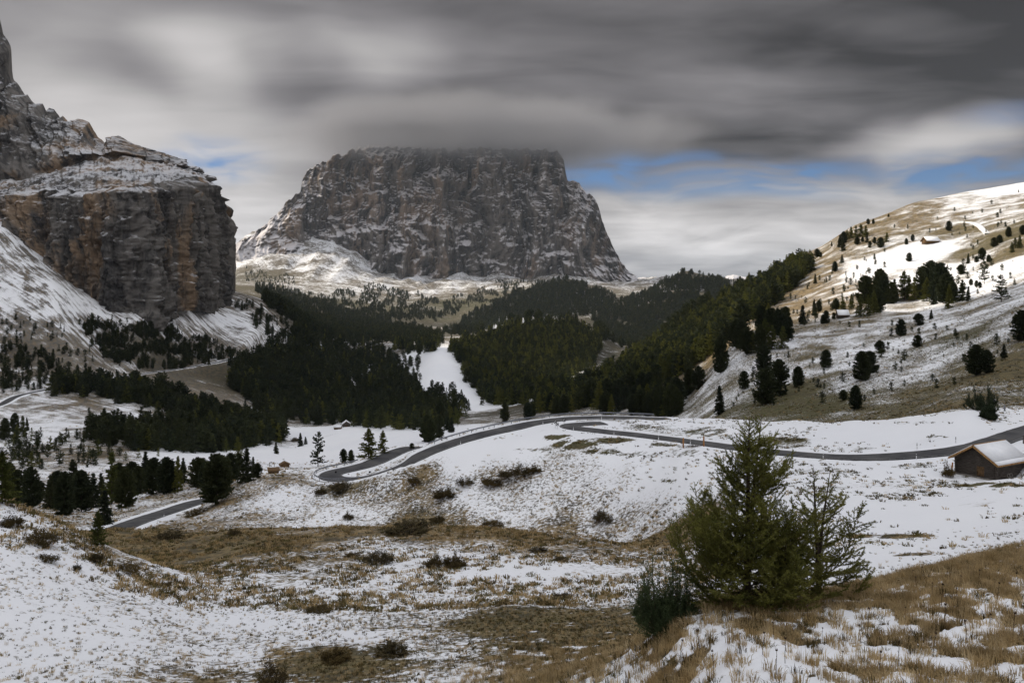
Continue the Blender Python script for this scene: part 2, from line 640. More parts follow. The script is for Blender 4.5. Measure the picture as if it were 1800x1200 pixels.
M_OLDBOARD = mat_simple('brown_door_planks', (0.05, 0.028, 0.015), (0.21, 0.125, 0.055), 7.0, 0.85, 0.3, 0.0, (2.0, 2.0, 0.3))
M_SNOW = mat_simple('fresh_snow', (0.80, 0.81, 0.84), (0.88, 0.885, 0.90), 1.2, 0.55, 0.3, 0.0, None, 0.05)
M_STONE = mat_simple('grey_stone', (0.11, 0.10, 0.09), (0.30, 0.28, 0.25), 3.0, 0.9, 0.5, dist=0.1)
M_WHITE = mat_simple('white_plastic', (0.70, 0.70, 0.70), (0.82, 0.82, 0.82), 5.0, 0.5)
M_BLACK = mat_simple('black_plastic', (0.012, 0.012, 0.014), (0.030, 0.030, 0.034), 5.0, 0.5)
M_POST = mat_simple('orange_brown_wood_post', (0.30, 0.13, 0.045), (0.46, 0.22, 0.08), 6.0, 0.8, 0.2)
M_STRAW = mat_foliage('dry_grass_blades', (0.19, 0.135, 0.066), (0.50, 0.385, 0.215), 0.35, 0.0, 0.4)
M_SEDGE = mat_foliage('green_brown_grass_blades', (0.045, 0.042, 0.016), (0.13, 0.115, 0.045), 0.6, 0.0, 0.3)
M_TWIG = mat_simple('brown_twigs', (0.030, 0.020, 0.014), (0.095, 0.062, 0.040), 4.0, 0.9)
M_SHRUB = mat_foliage('shrub_leaves', (0.034, 0.030, 0.014), (0.100, 0.078, 0.036), 0.8, 0.0, 0.2)
M_CLOUD = mat_simple('cloud_white', (0.75, 0.76, 0.78), (0.85, 0.86, 0.88), 0.01, 0.9)


# ------------------------------------------------------------------ terrain: profiles read along 24 bearings
# each bearing: photo column -> (distance, photo row) pairs; hidden dips included
PROF = {
 -400: "2:1775 10:1475 18:1320 28:1180 40:1000 55:850 70:880 100:900 150:880 230:830 300:790 380:740 440:700 500:640 560:560 640:460 700:380 800:330 1500:350 3000:450 7000:505 30000:503",
 0: "2:1775 10:1475 18:1330 28:1200 36:1090 45:975 55:876 65:915 90:935 130:905 170:890 230:850 300:815 380:770 440:735 480:712 520:680 560:630 620:530 680:430 700:400 720:385 800:380 1500:400 3000:470 7000:505 30000:503",
 100: "2:1775 10:1475 18:1340 28:1205 36:1110 45:1010 56:915 68:950 95:935 130:912 170:895 230:848 300:810 380:765 450:722 510:683 540:655 580:605 640:515 690:478 720:465 800:450 1500:440 3000:480 7000:505 30000:503",
 200: "2:1775 10:1475 18:1340 28:1210 36:1125 45:1045 57:963 68:985 82:957 95:931 105:950 125:928 150:900 180:880 230:845 300:808 380:765 460:725 500:700 560:663 600:640 650:580 690:540 720:528 800:500 1500:470 3000:485 7000:505 30000:503",
 250: "2:1775 28:1218 45:1060 57:983 68:993 80:962 94:930 104:950 118:938 135:915 165:878 200:862 240:840 300:808 380:776 460:728 530:690 590:657 640:610 670:575 695:549 720:535 800:500 1500:470",
 300: "2:1775 10:1470 18:1335 28:1225 36:1140 45:1075 58:1000 68:1000 80:965 92:930 104:950 120:935 150:897 160:882 175:868 200:850 240:835 300:808 360:790 420:765 500:725 560:690 640:650 680:620 730:565 770:525 790:512 900:490 1500:480 3000:490 7000:505 30000:503",
 400: "2:1775 10:1470 18:1330 28:1230 36:1155 45:1095 55:1035 66:990 80:955 92:929 105:945 118:925 128:905 138:875 150:850 165:848 200:835 260:815 330:800 400:785 480:750 560:715 640:680 700:634 750:610 800:580 860:545 900:527 1000:512 1500:540 2500:505 3500:500 4300:490 4900:460 5200:450 7000:480 30000:498",
 450: "2:1775 45:1090 66:985 92:928 105:945 120:920 132:885 145:845 165:842 220:832 300:808 400:785 480:752 560:733 640:700 740:622 800:590 870:555 930:530 1000:525 1200:535 1800:525 2600:505 3500:500 4300:480 4800:445 5100:420 5600:420",
 500: "2:1775 10:1460 18:1325 28:1225 36:1145 45:1080 55:1030 68:980 82:945 93:927 106:945 120:918 132:880 140:845 148:838 165:835 220:830 300:815 380:800 450:785 520:762 560:750 620:735 700:700 800:640 850:608 900:580 960:558 1100:545 1300:548 1800:540 2500:520 3500:510 4300:480 4800:440 5000:405 5600:420 7000:470 30000:498",
 600: "2:1775 10:1450 18:1315 28:1215 36:1140 45:1080 55:1030 68:980 80:950 90:928 104:945 118:925 130:885 138:852 145:838 152:830 165:842 200:835 240:815 320:800 400:780 480:760 560:747 640:735 750:700 900:650 1050:625 1300:605 1700:585 2300:565 3000:540 3700:520 4300:490 4700:450 5000:430 5600:440 7000:480 30000:498",
 700: "2:1775 10:1440 18:1310 28:1205 36:1135 45:1080 55:1035 66:985 78:950 88:927 102:948 115:930 126:890 134:850 138:818 146:812 160:806 172:796 185:790 215:800 260:790 330:770 400:760 480:752 560:745 650:728 750:700 900:660 1100:620 1300:605 1700:585 2300:570 3000:545 3700:528 4300:512 4700:500 5000:490 5600:480 7000:505 30000:503",
 760: "2:1775 45:1077 66:985 87:927 101:948 113:930 123:890 130:850 136:812 140:791 145:786 153:795 170:800 200:800 260:788 330:770 420:757 520:748 650:722 720:692 800:660 880:632 930:615 1100:605 1700:588 2300:575 3000:555 4300:512 5000:490",
 800: "2:1775 10:1435 18:1300 28:1195 36:1125 45:1075 55:1035 65:990 77:952 86:928 100:950 112:930 120:890 126:850 132:820 138:790 142:776 148:772 156:790 200:800 260:785 330:770 420:755 520:745 650:720 720:692 800:662 880:632 920:617 1000:608 1200:595 1600:592 2200:582 2700:575 3000:562 3500:540 4200:515 4700:500 5000:490 5600:480 7000:505 30000:503",
 850: "45:1072 64:990 85:929 99:952 111:930 124:850 130:818 140:772 144.5:762 150:760 158:782 200:795 300:770 440:748 560:732 660:718 740:700 850:660 950:622 1050:600 1150:588 1300:592 1600:592 2200:580 2700:555 2900:540 3100:545 4200:512 5000:488",
 900: "2:1775 10:1430 18:1290 28:1185 36:1120 45:1070 55:1030 64:990 75:955 83:930 98:955 110:930 117:890 122:850 127:815 135:780 143:760 147:752 152:748 160:775 200:790 260:780 350:760 450:742 560:725 700:700 850:660 950:620 1050:590 1150:572 1250:580 1500:595 2000:585 2500:560 2800:530 3000:513 3200:522 4000:508 4600:497 5000:487 5600:480 7000:505 30000:503",
 1000: "2:1775 10:1420 18:1275 28:1170 36:1115 45:1070 55:1030 64:990 72:962 80:938 94:965 105:940 111:900 117:860 121:830 128:790 138:758 144:748 152:741 160:735 166:733 174:755 220:775 300:755 400:738 500:718 650:692 800:668 900:655 1000:620 1100:582 1200:563 1300:572 1500:590 2000:588 2500:550 2800:512 3000:491 3200:503 4000:502 4700:494 5000:490 5600:480 7000:505 30000:503",
 1050: "80:946 94:965 104:940 115:850 126:785 139:757 147:745 153:741 163:733 170:735 180:765 220:778 310:750 400:730 500:705 650:675 800:650 900:645 1000:635 1200:585 1300:590 1500:600 2000:590 2500:550 2800:522 3000:507 3200:515 4000:508 5000:498",
 1100: "2:1775 10:1410 18:1255 28:1150 36:1105 45:1065 55:1025 64:990 72:966 80:957 92:960 100:935 106:895 110:860 114:830 120:800 130:772 136:762 142:752 150:741 158:734 166:733 174:745 185:775 230:780 320:745 400:720 500:690 650:655 800:632 900:630 1000:640 1200:610 1400:615 1800:600 2300:562 2500:535 2700:526 2900:538 3300:530 4000:512 4700:505 5000:505 5600:495 7000:505 30000:503",
 1200: "2:1775 10:1400 18:1225 20:1130 22:1085 25:1095 30:1120 40:1065 50:1020 60:985 70:960 80:935 90:900 98:865 105:830 112:800 120:782 128:772 134:765 142:752 150:738 158:737 170:765 190:785 240:770 280:740 330:712 400:685 500:650 600:612 700:588 800:574 900:585 1100:605 1500:612 2000:575 2300:522 2500:479 2700:497 3300:520 4500:505 5600:495 7000:505 30000:503",
 1250: "150:737 158:738 220:752 400:660 600:585 800:545 900:558 1500:600 2000:560 2300:518 2500:488 2700:503 3300:515",
 1300: "2:1775 10:1390 14:1270 18:1150 22:1065 25:1050 30:1090 40:1040 50:990 60:950 70:920 80:885 90:850 98:825 105:800 112:786 118:778 125:768 135:755 148:737 156:740 170:765 190:765 220:735 260:690 300:640 330:608 360:592 420:577 500:562 600:540 700:522 800:512 900:525 1100:565 1500:590 2000:540 2300:520 2500:503 2700:510 3300:512 7000:505 30000:503",
 1400: "2:1775 10:1385 14:1255 18:1150 22:1070 24:1045 28:1070 36:1040 45:990 55:945 65:905 75:875 85:845 92:825 98:808 105:797 112:785 120:772 130:755 142:738 150:740 165:755 185:755 215:720 260:660 310:600 360:570 430:550 500:530 600:495 700:467 760:454 850:465 1000:500 1300:560 2000:550 3000:510 7000:505 30000:503",
 1500: "2:1775 10:1385 14:1250 18:1150 22:1065 25:1030 29:1050 36:1030 45:985 55:940 65:902 75:870 85:840 92:815 99:802 104:792 112:778 120:762 132:740 140:740 155:750 175:745 205:710 250:650 300:590 350:552 380:545 430:520 500:490 580:455 650:420 700:400 780:410 1000:450 2000:500 7000:505 30000:503",
 1600: "2:1775 10:1385 14:1250 18:1145 22:1060 26:1010 30:1020 36:1015 45:975 55:935 65:900 75:868 85:838 91:815 98.5:799 103:790 110:775 118:755 130:733 138:733 150:740 170:730 200:690 240:635 290:580 330:553 360:545 420:510 480:475 540:435 600:410 660:378 700:362 780:370 1000:420 2000:480 7000:505 30000:503",
 1700: "2:1775 10:1385 14:1245 18:1140 22:1050 27:985 31:990 38:985 46:960 55:930 65:895 75:865 82:845 88:820 94:800 98:788 103:778 110:760 118:735 125:722 135:722 150:715 175:680 210:640 250:590 290:550 320:535 370:510 430:475 500:440 560:405 620:375 680:350 730:338 800:345 1000:400 2000:470 7000:505 30000:503",
 1800: "2:1775 10:1385 14:1240 18:1130 23:1035 30:958 34:960 40:955 48:935 57:910 66:885 74:860 80:840 86:815 94:792 102:775 112:757 120:745 128:733 136:722 146:712 158:700 178:660 200:610 235:560 270:525 310:500 370:465 440:425 510:390 580:365 660:340 740:320 820:330 1000:380 2000:460 7000:505 30000:503",
 2200: "2:1775 10:1380 18:1110 25:980 35:900 50:870 70:830 85:815 100:785 118:742 135:712 155:680 200:590 270:500 370:440 500:370 660:310 800:290 1000:350 2000:450 7000:505 30000:503",
}
SX = 700.0
cpts = []
for c, s in PROF.items():
    for tok in s.split():
        d, r = tok.split(':')
        cpts.append((c / SX, math.log(float(d) * K), float(r)))
cpts = np.array(cpts)


def rbf_fit(P, vals, smooth):
    D = np.sqrt(((P[:, None, :] - P[None, :, :]) ** 2).sum(-1) + 1e-4)
    n = len(P)
    A = np.zeros((n + 3, n + 3))
    A[:n, :n] = -D - smooth * np.eye(n) * -1.0 * -1.0
    A[:n, n] = 1
    A[:n, n + 1:] = P
    A[n, :n] = 1
    A[n + 1:, :n] = P.T
    b = np.zeros(n + 3)
    b[:n] = vals
    return np.linalg.solve(A, b)


def rbf_eval(P, w, X):
    out = np.empty(len(X))
    n = len(P)
    for i in range(0, len(X), 20000):
        q = X[i:i + 20000]
        D = np.sqrt((q[:, None, 0] - P[None, :, 0]) ** 2 + (q[:, None, 1] - P[None, :, 1]) ** 2 + 1e-4)
        out[i:i + 20000] = -D @ w[:n] + w[n] + q @ w[n + 1:]
    return out


# rows are distances, columns are bearings; detail follows what can be seen from the viewpoint
def seg(a, b, n):
    return list(np.exp(np.linspace(math.log(a), math.log(b), n, endpoint=False)))


ROWS = np.array(seg(2.6, 15, 30) + seg(15, 52, 200) + seg(52, 330, 430) + seg(330, 2000, 330) + seg(2000, 9000, 130) + seg(9000, 24001, 12))
PXC = np.arange(-160, 1961, 4.0)
NR, NC = len(ROWS), len(PXC)
cw = rbf_fit(cpts[:, :2], cpts[:, 2], 0.004)
vg = np.linspace(math.log(ROWS[0]), math.log(ROWS[-1]), 520)
ug = np.linspace(PXC[0], PXC[-1], 240)
UU, VV = np.meshgrid(ug, vg)
PYg = rbf_eval(cpts[:, :2], cw, np.stack([UU.ravel() / SX, VV.ravel()], 1)).reshape(UU.shape)


def sample_grid(G, ug, vg, u, v):
    iu = np.clip((u - ug[0]) / (ug[1] - ug[0]), 0, len(ug) - 1.001)
    iv = np.clip((v - vg[0]) / (vg[1] - vg[0]), 0, len(vg) - 1.001)
    a, b = iu.astype(int), iv.astype(int)
    fu, fv = iu - a, iv - b
    return (G[b, a] * (1 - fu) * (1 - fv) + G[b, a + 1] * fu * (1 - fv) + G[b + 1, a] * (1 - fu) * fv + G[b + 1, a + 1] * fu * fv)


PX2, D2 = np.meshgrid(PXC, ROWS)
PY2 = sample_grid(PYg, ug, vg, PX2, np.log(D2))
TX = (PX2 - CX) / F * D2
TY = D2.copy()
TZ = (HY - PY2) / F * D2

# ------------------------------------------------------------------ ground cover and some shade, painted as samples seen in the photograph
# column, row, snow, green, scree, forest floor; left valley snow thinned as painted shade
COVER = """
1500 1150 0.70 .2 0 0|1300 1095 0.50 .3 0 0|1700 1010 0.30 .1 0 0|1780 1080 0.57 .1 0 0|1650 1100 0.70 .1 0 0|1400 1180 0.80 .1 0 0|1200 1170 0.60 .2 0 0|1100 1170 0.60 .2 0 0|800 1190 0.50 .2 0 0|950 1160 0.30 .3 0 0|1000 1120 0.12 .4 0 0|1780 985 0.20 .1 0 0|1600 1030 0.25 .1 0 0|1700 1180 0.75 .1 0 0
600 1125 0.63 .3 0 0|700 1100 0.48 .4 0 0|600 1070 0.53 .5 0 0|450 1090 0.80 .2 0 0|900 1000 .78 .1 0 0|700 980 .76 .1 0 0|500 1000 .58 .4 0 0|350 945 0.06 .25 0 0|270 942 0.04 .25 0 0|420 960 0.20 .4 0 0|600 938 0.28 0 0 0|750 945 0.43 0 0 0|900 938 0.22 0 0 0|1050 955 .52 0 0 0|650 960 .66 .1 0 0|820 965 .66 .1 0 0|560 975 .55 .2 0 0|980 985 .66 .1 0 0|750 1010 .72 .1 0 0|620 1030 .62 .2 0 0|1000 1040 0.71 .1 0 0|900 1090 0.12 .6 0 0|580 1165 0.10 .6 0 0|650 1060 0.68 .2 0 0|800 1040 0.63 .2 0 0|550 950 0.20 .1 0 0|480 1060 0.63 .4 0 0|700 1140 0.43 .5 0 0
100 1000 0.82 .1 0 0|200 1100 0.82 .1 0 0|50 930 0.74 .1 0 0|300 1020 0.72 .1 0 0|100 1180 0.78 .1 0 0|400 1160 0.66 .1 0 0|240 985 0.54 .2 0 0|150 950 0.58 .2 0 0|350 1060 0.72 .1 0 0|0 1100 0.80 .1 0 0|450 1190 0.54 .2 0 0
500 880 0.70 .1 0 0|700 870 0.62 .1 0 0|800 900 0.46 .2 0 0|900 850 0.42 .1 0 0|1000 880 0.54 .1 0 0|1100 905 0.52 .1 0 0|620 858 0.40 .5 0 0|450 860 0.52 .1 0 0|380 905 0.45 .05 0 0|1180 945 0.12 .2 0 0|860 835 0.38 .2 0 0|600 910 0.76 .1 0 0|560 905 0.76 .1 0 0|750 835 0.52 .1 0 0|1080 850 .58 .1 0 0|1150 905 .6 .1 0 0|960 832 .6 .1 0 0|1020 842 .55 .1 0 0|1080 870 0.35 .05 0 0|740 920 0.30 .3 0 0|980 925 0.45 .1 0 0|420 880 0.35 0 0 0
900 795 1.02 .4 0 0|820 805 1.02 .4 0 0|1000 770 0.93 .7 0 0|1100 800 0.91 .8 0 0|1060 800 0.95 .8 0 0|1200 850 0.93 .5 0 0|1180 800 0.91 .8 0 0|1600 900 0.95 .4 0 0|1400 850 0.90 .6 0 0|1500 980 0.98 .3 0 0|1700 880 0.95 .4 0 0|1500 830 0.86 .7 0 0|1500 760 1.01 .8 0 0|1300 750 0.93 .8 0 0|1370 778 0.68 1 0 0|1220 752 0.77 1 0 0|1150 748 0.82 .9 0 0|1650 750 0.98 .7 0 0|1750 735 0.90 .7 0 0|1570 815 0.90 .5 0 0|1650 940 0.98 .3 0 0|1600 950 0.90 .2 0 0|950 750 0.98 .5 0 0|1130 850 0.96 .4 0 0|1340 900 0.96 .3 0 0
1300 690 .46 0.75 0 0|1400 640 .52 0.55 0 0|1500 610 .56 0.50 0 0|1700 565 .52 0.50 0 0|1600 690 .42 0.65 0 0|1780 650 .22 0.60 0 0|1450 715 .34 0.95 0 0|1700 690 .38 0.65 0 0|1780 690 .4 0.65 0 0|1620 640 .5 0.55 0 0|1350 700 .2 0.95 0 0|1220 710 .45 0.65 0 0|1560 580 .5 0.45 0 0|1400 590 .5 0.40 0 0|1330 605 .5 0.40 0 0|1480 570 .4 0.40 0 0|1690 600 .3 1.00 0 0|1780 560 .45 0.65 0 0|1550 730 .2 0.75 0 0|1650 720 .25 0.45 0 0
1500 505 0.29 0 0 0|1400 530 0.25 0 0 0|1340 555 0.22 0 0 0|1600 450 1.0 .1 0 0|1540 465 1.0 .1 0 0|1650 440 .98 .1 0 0|1470 445 0.26 .2 0 0|1510 425 0.28 .3 0 0|1560 425 0.34 .5 0 0|1660 480 .9 .1 0 0|1700 440 0.19 .7 0 0|1740 430 0.17 .8 0 0|1690 410 0.22 .6 0 0|1600 395 0.36 .1 0 0|1550 405 0.28 .2 0 0|1700 360 .62 .1 0 0|1790 330 .82 .1 0 0|1650 365 0.37 .1 0 0|1750 380 .5 .2 0 0|1400 475 0.28 .2 0 0|1450 460 0.31 .1 0 0|1760 470 .85 .2 0 0|1790 440 0.25 .6 0 0|1300 565 0.26 .1 0 0|1620 520 0.37 .3 0 0|1450 500 0.29 0 0 0|1550 520 0.26 0 0 0|1430 550 0.22 0 0 0|1580 500 .8 .1 0 0|1720 495 .7 .2 0 0|1260 590 0.25 .1 0 0
50 450 0.55 0 1 0|50 550 0.55 0 1 0|150 545 0.61 0 1 0|200 600 0.37 .2 .9 0|100 620 0.32 .2 .8 0|300 560 0.57 0 1 0|350 590 0.45 0 1 0|450 550 0.43 0 1 0|430 600 0.51 0 1 0|490 590 0.37 0 1 0|30 650 0.41 .2 .6 0|250 670 0.40 .2 .5 0|50 740 0.57 .1 0.50 0|150 725 0.55 .1 0.50 0|350 700 0.27 .1 0.60 0|420 712 0.26 0 0.80 0|150 775 0.54 .1 0.50 0|100 805 0.44 .1 0.50 0|250 740 0.42 .1 0.50 .3|330 615 0.41 .2 .7 .4|260 620 0.36 .2 .6 .5|300 705 0.21 .1 0.50 .8|420 675 0.20 .1 .1 .8|60 690 0.47 .1 0.50 0|380 560 0.51 0 1 0|420 560 0.47 0 1 0|30 800 0.47 .1 0.50 0|200 800 0.39 .1 0.50 .2
450 785 1.05 .2 0 0|600 775 1.08 .1 0 0|300 802 1.04 .2 0 0|690 762 1.08 .1 0 0|380 795 1.05 .2 0 0|550 760 1.08 .1 0 0|530 800 1.06 .1 0 0|640 790 1.0 .1 0 0|350 765 .4 .1 0 .8|450 760 .5 .1 0 .7|230 775 .4 .1 0 .7|780 660 1.05 .1 0 0|790 690 1.05 .1 0 0|770 632 1.05 .1 0 0|820 710 1.05 .1 0 0|735 640 1.0 .1 0 0|720 690 .9 .1 0 0|700 630 .85 .1 0 0|760 675 1.05 .1 0 0|800 665 1.0 .1 0 0|600 690 .18 .1 0 .95|500 680 .18 .1 0 .95|650 630 .18 .1 0 .95|560 620 .25 .1 0 .9|850 650 .2 .1 0 .9|900 640 .18 .1 0 .95|1000 600 .18 .1 0 .9|1100 690 .2 .2 0 .9|1000 705 .2 .2 0 .9|900 720 .3 .1 0 .8|1180 640 .25 .2 0 .8|1230 600 .3 .1 0 .7|950 580 .3 0 0 .8|930 735 .4 .1 0 .5|600 730 .15 .1 0 .95|700 725 .15 .1 0 .95|880 572 .8 .1 0 .3|1010 735 .3 .1 0 .9|1150 725 .3 .1 0 .9
450 455 0.52 0 .9 0|440 430 0.52 0 .9 0|480 425 0.47 0 .9 0|560 460 0.52 0 .9 0|600 465 0.54 0 .9 0|660 485 0.57 0 .9 0|540 500 0.45 .3 .2 .1|450 490 0.25 .7 .2 .3|620 500 0.52 0 .7 0|700 510 0.38 0.30 .8 0|780 500 0.47 0 .9 0|850 490 0.44 0 .9 0|650 540 0.19 0.80 0 .4|740 555 0.19 1.00 0 .2|800 540 0.19 1.00 0 .2|700 535 0.30 0.60 .4 .1|900 492 0.40 0 .6 .3|860 540 0.12 .1 0 .95|950 520 0.12 .1 0 .95|1060 520 0.25 .1 .3 .5|1200 490 .2 .1 .5 .8|1170 515 0.64 0.40 .2 0|1100 560 0.10 .1 0 .95|1150 545 0.12 .1 .2 .9|1250 510 0.30 .1 .6 .6|580 540 0.20 .2 0 .8|640 560 0.12 .1 0 .95|540 560 0.15 .1 0 .9|760 580 0.20 .3 0 .6|1080 590 0.12 .1 0 .95|500 520 0.22 0.60 .2 .3|720 575 0.25 .3 0 .6|820 570 0.12 .1 0 .95
"""
PYcur = HY - F * TZ / TY


def ray_row(px, py):
    j = int(np.clip(round((px - PXC[0]) / (PXC[1] - PXC[0])), 0, NC - 1))
    k = np.argmax(PYcur[:, j] <= py)
    return int(k), j


def ground(px, py):
    """first point of the ground seen along a photo pixel"""
    fj = np.clip((px - PXC[0]) / (PXC[1] - PXC[0]), 0, NC - 1.001)
    k, j = ray_row(px, py)
    j = int(fj)
    if k < 1:
        k = 1
    a, b = PYcur[k - 1, j], PYcur[k, j]
    f = 0.5 if abs(a - b) < 1e-6 else float(np.clip((a - py) / (a - b), 0, 1))
    fx = fj - j
    d = ROWS[k - 1] * (1 - f) + ROWS[k] * f
    z0 = TZ[k - 1, j] * (1 - fx) + TZ[k - 1, j + 1] * fx
    z1 = TZ[k, j] * (1 - fx) + TZ[k, j + 1] * fx
    return Vector(((px - CX) / F * d, d, z0 * (1 - f) + z1 * f))


def ground_z(x, y):
    """height of the ground below x, y (arrays or numbers)"""
    x, y = np.asarray(x, float), np.asarray(y, float)
    fj = np.clip((CX + F * x / y - PXC[0]) / (PXC[1] - PXC[0]), 0, NC - 1.001)
    k = np.clip(np.searchsorted(ROWS, y) - 1, 0, NR - 2)
    fy = np.clip((y - ROWS[k]) / (ROWS[k + 1] - ROWS[k]), 0, 1)
    j = fj.astype(int)
    fx = fj - j
    return (TZ[k, j] * (1 - fx) + TZ[k, j + 1] * fx) * (1 - fy) + (TZ[k + 1, j] * (1 - fx) + TZ[k + 1, j + 1] * fx) * fy


cov = []
for part in COVER.replace('\n', '|').split('|'):
    if part.strip():
        a = [float(q) for q in part.split()]
        k, j = ray_row(a[0], a[1])
        cov.append([a[0] / 260.0, math.log(ROWS[k]) * 5.0, *a[2:]])
cov = np.array(cov)  # snow under the far massif also thinned to paint dimmer sun
ug2 = np.linspace(PXC[0], PXC[-1], 180)
vg2 = np.linspace(math.log(ROWS[0]), math.log(ROWS[-1]), 480)
U2, V2 = np.meshgrid(ug2, vg2)
num = np.zeros((4,) + U2.shape)
den = np.zeros(U2.shape)
for r in cov:
    wgt = 1.0 / (((U2 / 260.0 - r[0]) ** 2 + (V2 * 5.0 - r[1]) ** 2) ** 1.7 + 1e-3)
    den += wgt
    for q in range(4):
        num[q] += wgt * r[2 + q]
num /= den
SNOW, GREEN, SCREE, FOREST = (sample_grid(num[q], ug2, vg2, PX2, np.log(D2)) for q in range(4))

# ------------------------------------------------------------------ relief added in world space
cell = np.maximum(np.gradient(ROWS)[:, None] * 0.6, D2 * 4.0 / F)
rough = 0.35 + 0.9 * np.clip(1.02 - SNOW, 0, 0.6) + 0.5 * SCREE
for i, L in enumerate((900.0, 380.0, 160.0, 70.0, 30.0, 12.0, 5.0, 2.2, 0.9)):
    wgt = sstep(1.6, 3.5, L / cell) * sstep(1.3, 5.0, D2 / L)
    if wgt.max() <= 0:
        continue
    amp = 0.032 * L * (0.55 if L > 100 else 1.0)
    TZ += wgt * amp * rough * perlin(TX / L, TY / L, 20 + i)
# gullies down the scree slopes
gl = perlin((TX * 0.74 + TY * 0.67) / 22.0, (TX * -0.67 + TY * 0.74) / 150.0, 41)
TZ += SCREE * np.clip((D2 - 500) / 200, 0, 1) * (D2 < 1500) * 2.0 * gl
gl2 = ridged(TX / 300.0, TY / 1500.0, 4, 0.55, 43)
TZ += np.clip(SCREE * 1.3, 0, 1) * sstep(4600, 6000, D2) * 34.0 * gl2

# snow blankets in the near grass: patches a hand high
patch = fbm(TX / 1.5, TY / 1.5, 4, 0.58, 60) + 0.55 * fbm(TX / 5.5, TY / 5.5, 2, 0.5, 66)
PATCHES = [(1370, 778, 62, 15, .35), (1240, 756, 45, 9, .45), (1150, 750, 65, 8, .55), (1205, 797, 42, 8, .45), (1130, 800, 55, 7, .5), (1010, 782, 48, 9, .3), (985, 768, 32, 6, .3), (1080, 775, 45, 8, .3), (1060, 795, 40, 6, .4), (1170, 785, 30, 6, .35), (1520, 790, 28, 5, .5), (1650, 770, 24, 4, .5),
           (1750, 735, 34, 7, .5), (940, 790, 44, 4, .6), (1175, 845, 22, 5, .4), (1410, 826, 130, 7, .6), (1600, 817, 70, 6, .6), (1590, 868, 75, 10, .66), (1560, 942, 95, 5, .3), (1610, 975, 95, 4, .45), (1440, 858, 65, 8, .7), (1735, 852, 75, 6, .2), (1300, 745, 60, 5, .7), (1600, 745, 80, 4, .7), (1690, 850, 60, 10, .7)]
for (ppx, ppy, prx, pry, amt) in PATCHES:
    g0 = ground(ppx, ppy)
    w_ = np.clip(1 - ((PX2 - ppx) / prx) ** 2 - ((PYcur - ppy) / pry) ** 2, 0, 1) * (np.abs(D2 / g0.y - 1) < 0.2)
    w_ = sstep(0.02, 0.50, w_ * (0.75 + 1.3 * fbm((TX * 0.8 + TY * 0.6) / 9.0, (TY * 0.8 - TX * 0.6) / 2.6, 4, 0.6, 600)))
    SNOW = SNOW * (1 - w_) + np.minimum(SNOW, amt) * w_
    GREEN = GREEN * (1 - w_) + w_ * (0.9 if ppy < 870 else 0.3)
near = sstep(75, 40, D2)
bank = near * sstep(800, 1080, PX2) * sstep(62, 44, D2)
pm = sstep(-0.10, 0.10, patch + (SNOW - 0.5) * 1.1)
TZ += bank * pm * 0.13 * (0.7 + 0.5 * perlin(TX / 0.7, TY / 0.7, 70))
SNOW = SNOW * (1 - bank) + bank * (pm * 1.05 * 0.66 + SNOW * 0.34)
SNOW = SNOW + (near - bank) * (0.22 * patch + 0.07 * sstep(500, 700, PX2))

# ------------------------------------------------------------------ roads
ROADS = {
    'upper': [(1180, 736, 170), (1140, 734.5, 168), (1100, 733, 166), (1050, 733, 163.5), (1000, 735, 160), (950, 741, 153), (900, 751, 147.5),
              (850, 762, 144.5), (800, 776, 142), (750, 794, 139.5), (715, 812, 138), (680, 826, 138.5), (640, 838, 140), (610, 842, 142),
              (588, 840, 144.5), (580, 835, 147.5), (590, 829, 150.5), (615, 823, 153.5), (645, 816, 158), (672, 805, 164), (695, 794, 171),
              (720, 786, 179), (745, 785, 187), (765, 790, 195)],
    'barn': [(1960, 712, 132), (1900, 727, 125), (1850, 742, 118), (1800, 757, 111), (1750, 774, 103.5), (1700, 787, 99), (1600, 799, 98.5), (1500, 802, 99.5),
             (1400, 797, 105), (1300, 786, 112), (1200, 773, 124), (1120, 763.5, 134), (1060, 757, 139), (1015, 751.5, 143), (1001, 748.3, 146.5),
             (1010, 745.6, 149.5), (1040, 743.3, 152), (1062, 742.8, 153)],
    'lower': [(120, 965, 104), (170, 944, 114), (210, 927, 124), (250, 912, 134), (300, 896, 148), (340, 883, 159), (375, 876, 166), (410, 872, 172)],
    'far': [(-160, 745, 420), (-60, 727, 452), (0, 711, 480), (30, 696, 500), (80, 684, 512), (130, 676, 530), (180, 668, 552), (240, 658, 590), (300, 650, 640),
            (350, 642, 672), (390, 635, 700), (425, 625, 730), (470, 616, 790), (510, 607, 850), (540, 600, 885)],
}


def catmull(P, n):
    P = np.array(P)
    out = []
    for i in range(len(P) - 1):
        p0, p1, p2, p3 = P[max(i - 1, 0)], P[i], P[i + 1], P[min(i + 2, len(P) - 1)]
        for t in np.linspace(0, 1, n, endpoint=False):
            out.append(0.5 * (2 * p1 + (p2 - p0) * t + (2 * p0 - 5 * p1 + 4 * p2 - p3) * t * t + (3 * p1 - p0 - 3 * p2 + p3) * t ** 3))
    out.append(P[-1])
    return np.array(out)


def resample(P, step):
    s = np.concatenate([[0], np.cumsum(np.linalg.norm(np.diff(P, axis=0), axis=1))])
    q = np.linspace(0, s[-1], max(2, int(s[-1] / step)))
    return np.stack([np.interp(q, s, P[:, i]) for i in range(3)], 1)


